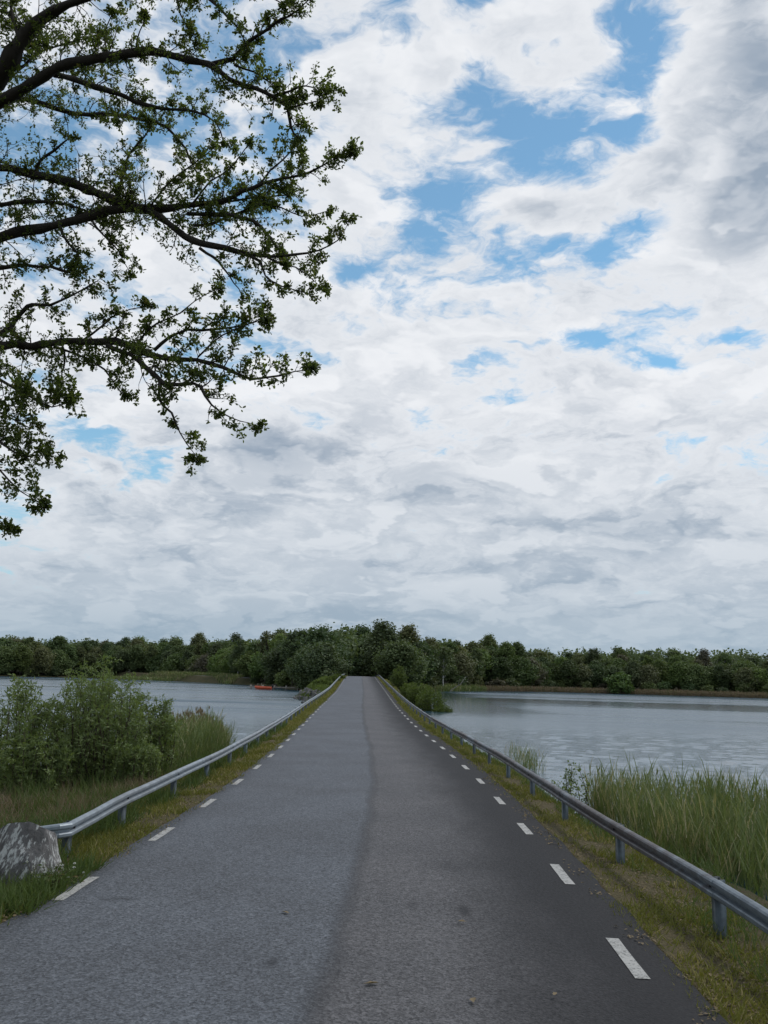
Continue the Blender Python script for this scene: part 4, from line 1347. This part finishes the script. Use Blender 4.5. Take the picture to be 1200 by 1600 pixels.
# a few leaves lying on the asphalt
for k, (px, py, s, lab) in enumerate(((567, 1538, .085, 'pale leaf lying near the middle of the road at the bottom'), (740, 1568, .07, 'brown leaf lying right of the middle at the road bottom'),
                                     (729, 1441, .055, 'tan leaf lying below the dark stain in the right lane'), (870, 1552, .045, 'small pale twig leaf near the lowest right dash'),
                                     (440, 1424, .075, 'thin pale leaf lying in the left lane'), (907, 1380, .04, 'tiny pale leaf beside the second right dash'))):
    d = ray(px, py); t = (.04 - CAM_H) / d.z; p = Vector((0, 0, CAM_H)) + d * t
    g = Geo()
    g.instances(*LEAF_LOBED, np.zeros((1, 3)), np.array([[1., .25, .05]]), np.array([[0, .2, 1.]]), np.array([s * 1.3]), np.array([s * .7]), np.array([.9]))
    o = link('fallen_leaf', g.mesh('fallen_leaf', M_LITTER)); o.location = (p.x, p.y, p.z + .006); o.rotation_euler = (0, 0, k * 1.3)
    tag(o, lab, 'leaf', 'leaves on the road')

# white flowers by the boulder
M_PETAL, _T, _o = material('white_petal'); principled(_T, _o, (.62, .62, .55, 1), .7, .2)
fl = tag(empty('flowering_weed', (-3.13, 9.12, gz(-3.13, 9.12))), 'low weed with small white flower heads in front of the boulder', 'plant')
st = Geo(); lf = Geo(); rfw = np.random.default_rng(8)
for k in range(15):
    b = np.append(rfw.normal(size=2) * .05, -.02); t = np.append(rfw.normal(size=2) * np.array([.15, .12]), rfw.uniform(.12, .30))
    st.tube([b, (b + t) / 2 + [0, 0, .04], t], [.003, .0025, .002], 4, cap=False)
    h = Geo(); n = 16; d = unit(n, rfw); d[:, 2] = np.abs(d[:, 2])
    h.instances(*LEAF_PLAIN, np.repeat(t[None], n, 0), d, unit(n, rfw), np.full(n, .017), np.full(n, .014), np.full(n, .5))
    link('flower_head', h.mesh('flower_head', M_PETAL), parent=fl)
    n = 12; tt = rfw.random((n, 1))
    lf.instances(*LEAF_PLAIN, b + (t - b) * tt, unit(n, rfw) * np.array([1, 1, .5]), unit(n, rfw) + np.array([0, 0, 1]), rfw.uniform(.03, .07, n), rfw.uniform(.015, .03, n), rfw.random(n))
link('stems', st.mesh('stems', M_STEM), parent=fl)
link('leaves', lf.mesh('leaves', M_LUSH), parent=fl)['kind'] = 'stuff'

# =====================================================================
# JETTY AND BOATS
# =====================================================================
M_PLANK = bark('weathered_plank', (.30, .28, .25, 1), (.20, .185, .165, 1))
def paint(name, c, r=.4):
    m, T, out = material(name)
    n = T.noise(objco(T), 5, 4, .6)
    principled(T, out, T.mix(T.ramp(n, .35, .75), c + (1,), tuple(v * .7 for v in c) + (1,)), r, .4)
    return m


M_ORANGE = paint('orange_hull', (.70, .13, .06)); M_WHITE = paint('white_hull', (.62, .62, .60)); M_GREYB = paint('grey_hull', (.35, .36, .35)); M_DARK = paint('dark_rubber', (.03, .03, .035))
JX, JY = -13.6, 184.0
jet = tag(empty('jetty', (JX, JY, WATER)), 'grey plank jetty reaching left from the causeway into the water', 'jetty')
pm = Geo(); pm.box(-.11, .11, -.75, .75, -.02, .02); PL = pm.mesh('plank', M_PLANK)
for k in range(52):
    p = link('plank', PL, parent=jet); p.location = (-k * .245, k * .02, .52 + rr.uniform(-.006, .006)); p.rotation_euler = (0, 0, rr.uniform(-.02, .02))
pg = Geo(); pg.tube([(0, 0, -1.4), (0, 0, .85)], [.09, .08], 8); PO = pg.mesh('post', M_PLANK)
for k in range(6):
    for s in (-1, 1):
        p = link('post', PO, parent=jet); p.location = (-.4 - k * 2.4, s * .82 + k * .196, 0)
bg_ = Geo(); bg_.box(-12.9, .2, -.62, -.48, .36, .495); bg_.box(-12.9, .2, .72, .86, .36, .495)
link('bearer', bg_.mesh('bearer', M_PLANK), parent=jet)


def hull(L, W, H, mat, name='hull'):
    V = []; n = 13
    prof = [(0, 0), (.55, .05), (.9, .45), (1., 1.), (.92, 1.), (.8, .5), (.45, .16), (0, .12)]
    for i in range(n):
        t = i / (n - 1); w = W / 2 * (1 - max(0, (t - .45) / .55) ** 2.2) * (.82 + .18 * min(1, t * 4)); sheer = H * (1 + .25 * t ** 2); rise = H * .5 * max(0, (t - .6) / .4) ** 2
        for s in (1, -1):
            for a, b in prof:
                V.append((t * L - L / 2, s * w * a, rise + (sheer - rise) * b))
    k = len(prof); Q = []
    for i in range(n - 1):
        for s in range(2):
            o_ = i * 2 * k + s * k; o2 = o_ + 2 * k
            for j in range(k - 1):
                Q.append((o_ + j, o_ + j + 1, o2 + j + 1, o2 + j) if s == 0 else (o_ + j, o2 + j, o2 + j + 1, o_ + j + 1))
    for j in range(k // 2):
        for s in range(2):
            o_ = s * k
            Q.append((o_ + j, o_ + j + 1, o_ + k - 2 - j, o_ + k - 1 - j))
    return mesh_np(name, np.array(V), np.array(Q), mat, True)


def boat(label, x, y, z, L, W, H, mat, rz, flip=False, motor=False):
    r = tag(empty('rowing_boat', (x, y, z), rz), label, 'boat', 'boats at the jetty')
    if flip: r.rotation_euler = (math.pi, 0, rz)
    link('hull', hull(L, W, H, mat), parent=r)
    for q in (-.18, .15):
        g = Geo(); g.box(q * L - .13, q * L + .13, -W * .42, W * .42, H * .66, H * .72)
        link('seat', g.mesh('seat', M_PLANK), parent=r)
    if motor:
        g = Geo(); g.box(-L / 2 - .28, -L / 2 - .02, -.14, .14, H * .8, H * 1.75); g.box(-L / 2 - .2, -L / 2 - .1, -.05, .05, -.3, H * .8)
        link('outboard_motor', g.mesh('outboard_motor', M_DARK), parent=r)
        for q in (.1, .32):
            g = Geo(); g.tube([(q * L, 0, H * .7), (q * L, .05, H * 2.0)], [.05, .04], 6)
            link('mooring_pole', g.mesh('mooring_pole', M_PLANK), parent=r)
    return r


boat('orange boat with an outboard motor moored at the end of the jetty', -23.2, 182.4, WATER - .06, 3.4, 1.35, .62, M_ORANGE, math.pi, motor=True)
boat('white rowing boat drawn up on the shore above the orange boat', -27.5, 216.5, gz(-27.5, 216.5) + .05, 3.2, 1.3, .55, M_WHITE, .5)
boat('pale grey boat lying upside down on the shore behind the jetty', -30.5, 232., gz(-30.5, 232) + .62, 4.4, 1.5, .6, M_GREYB, .1, flip=True)
# ==== END ====
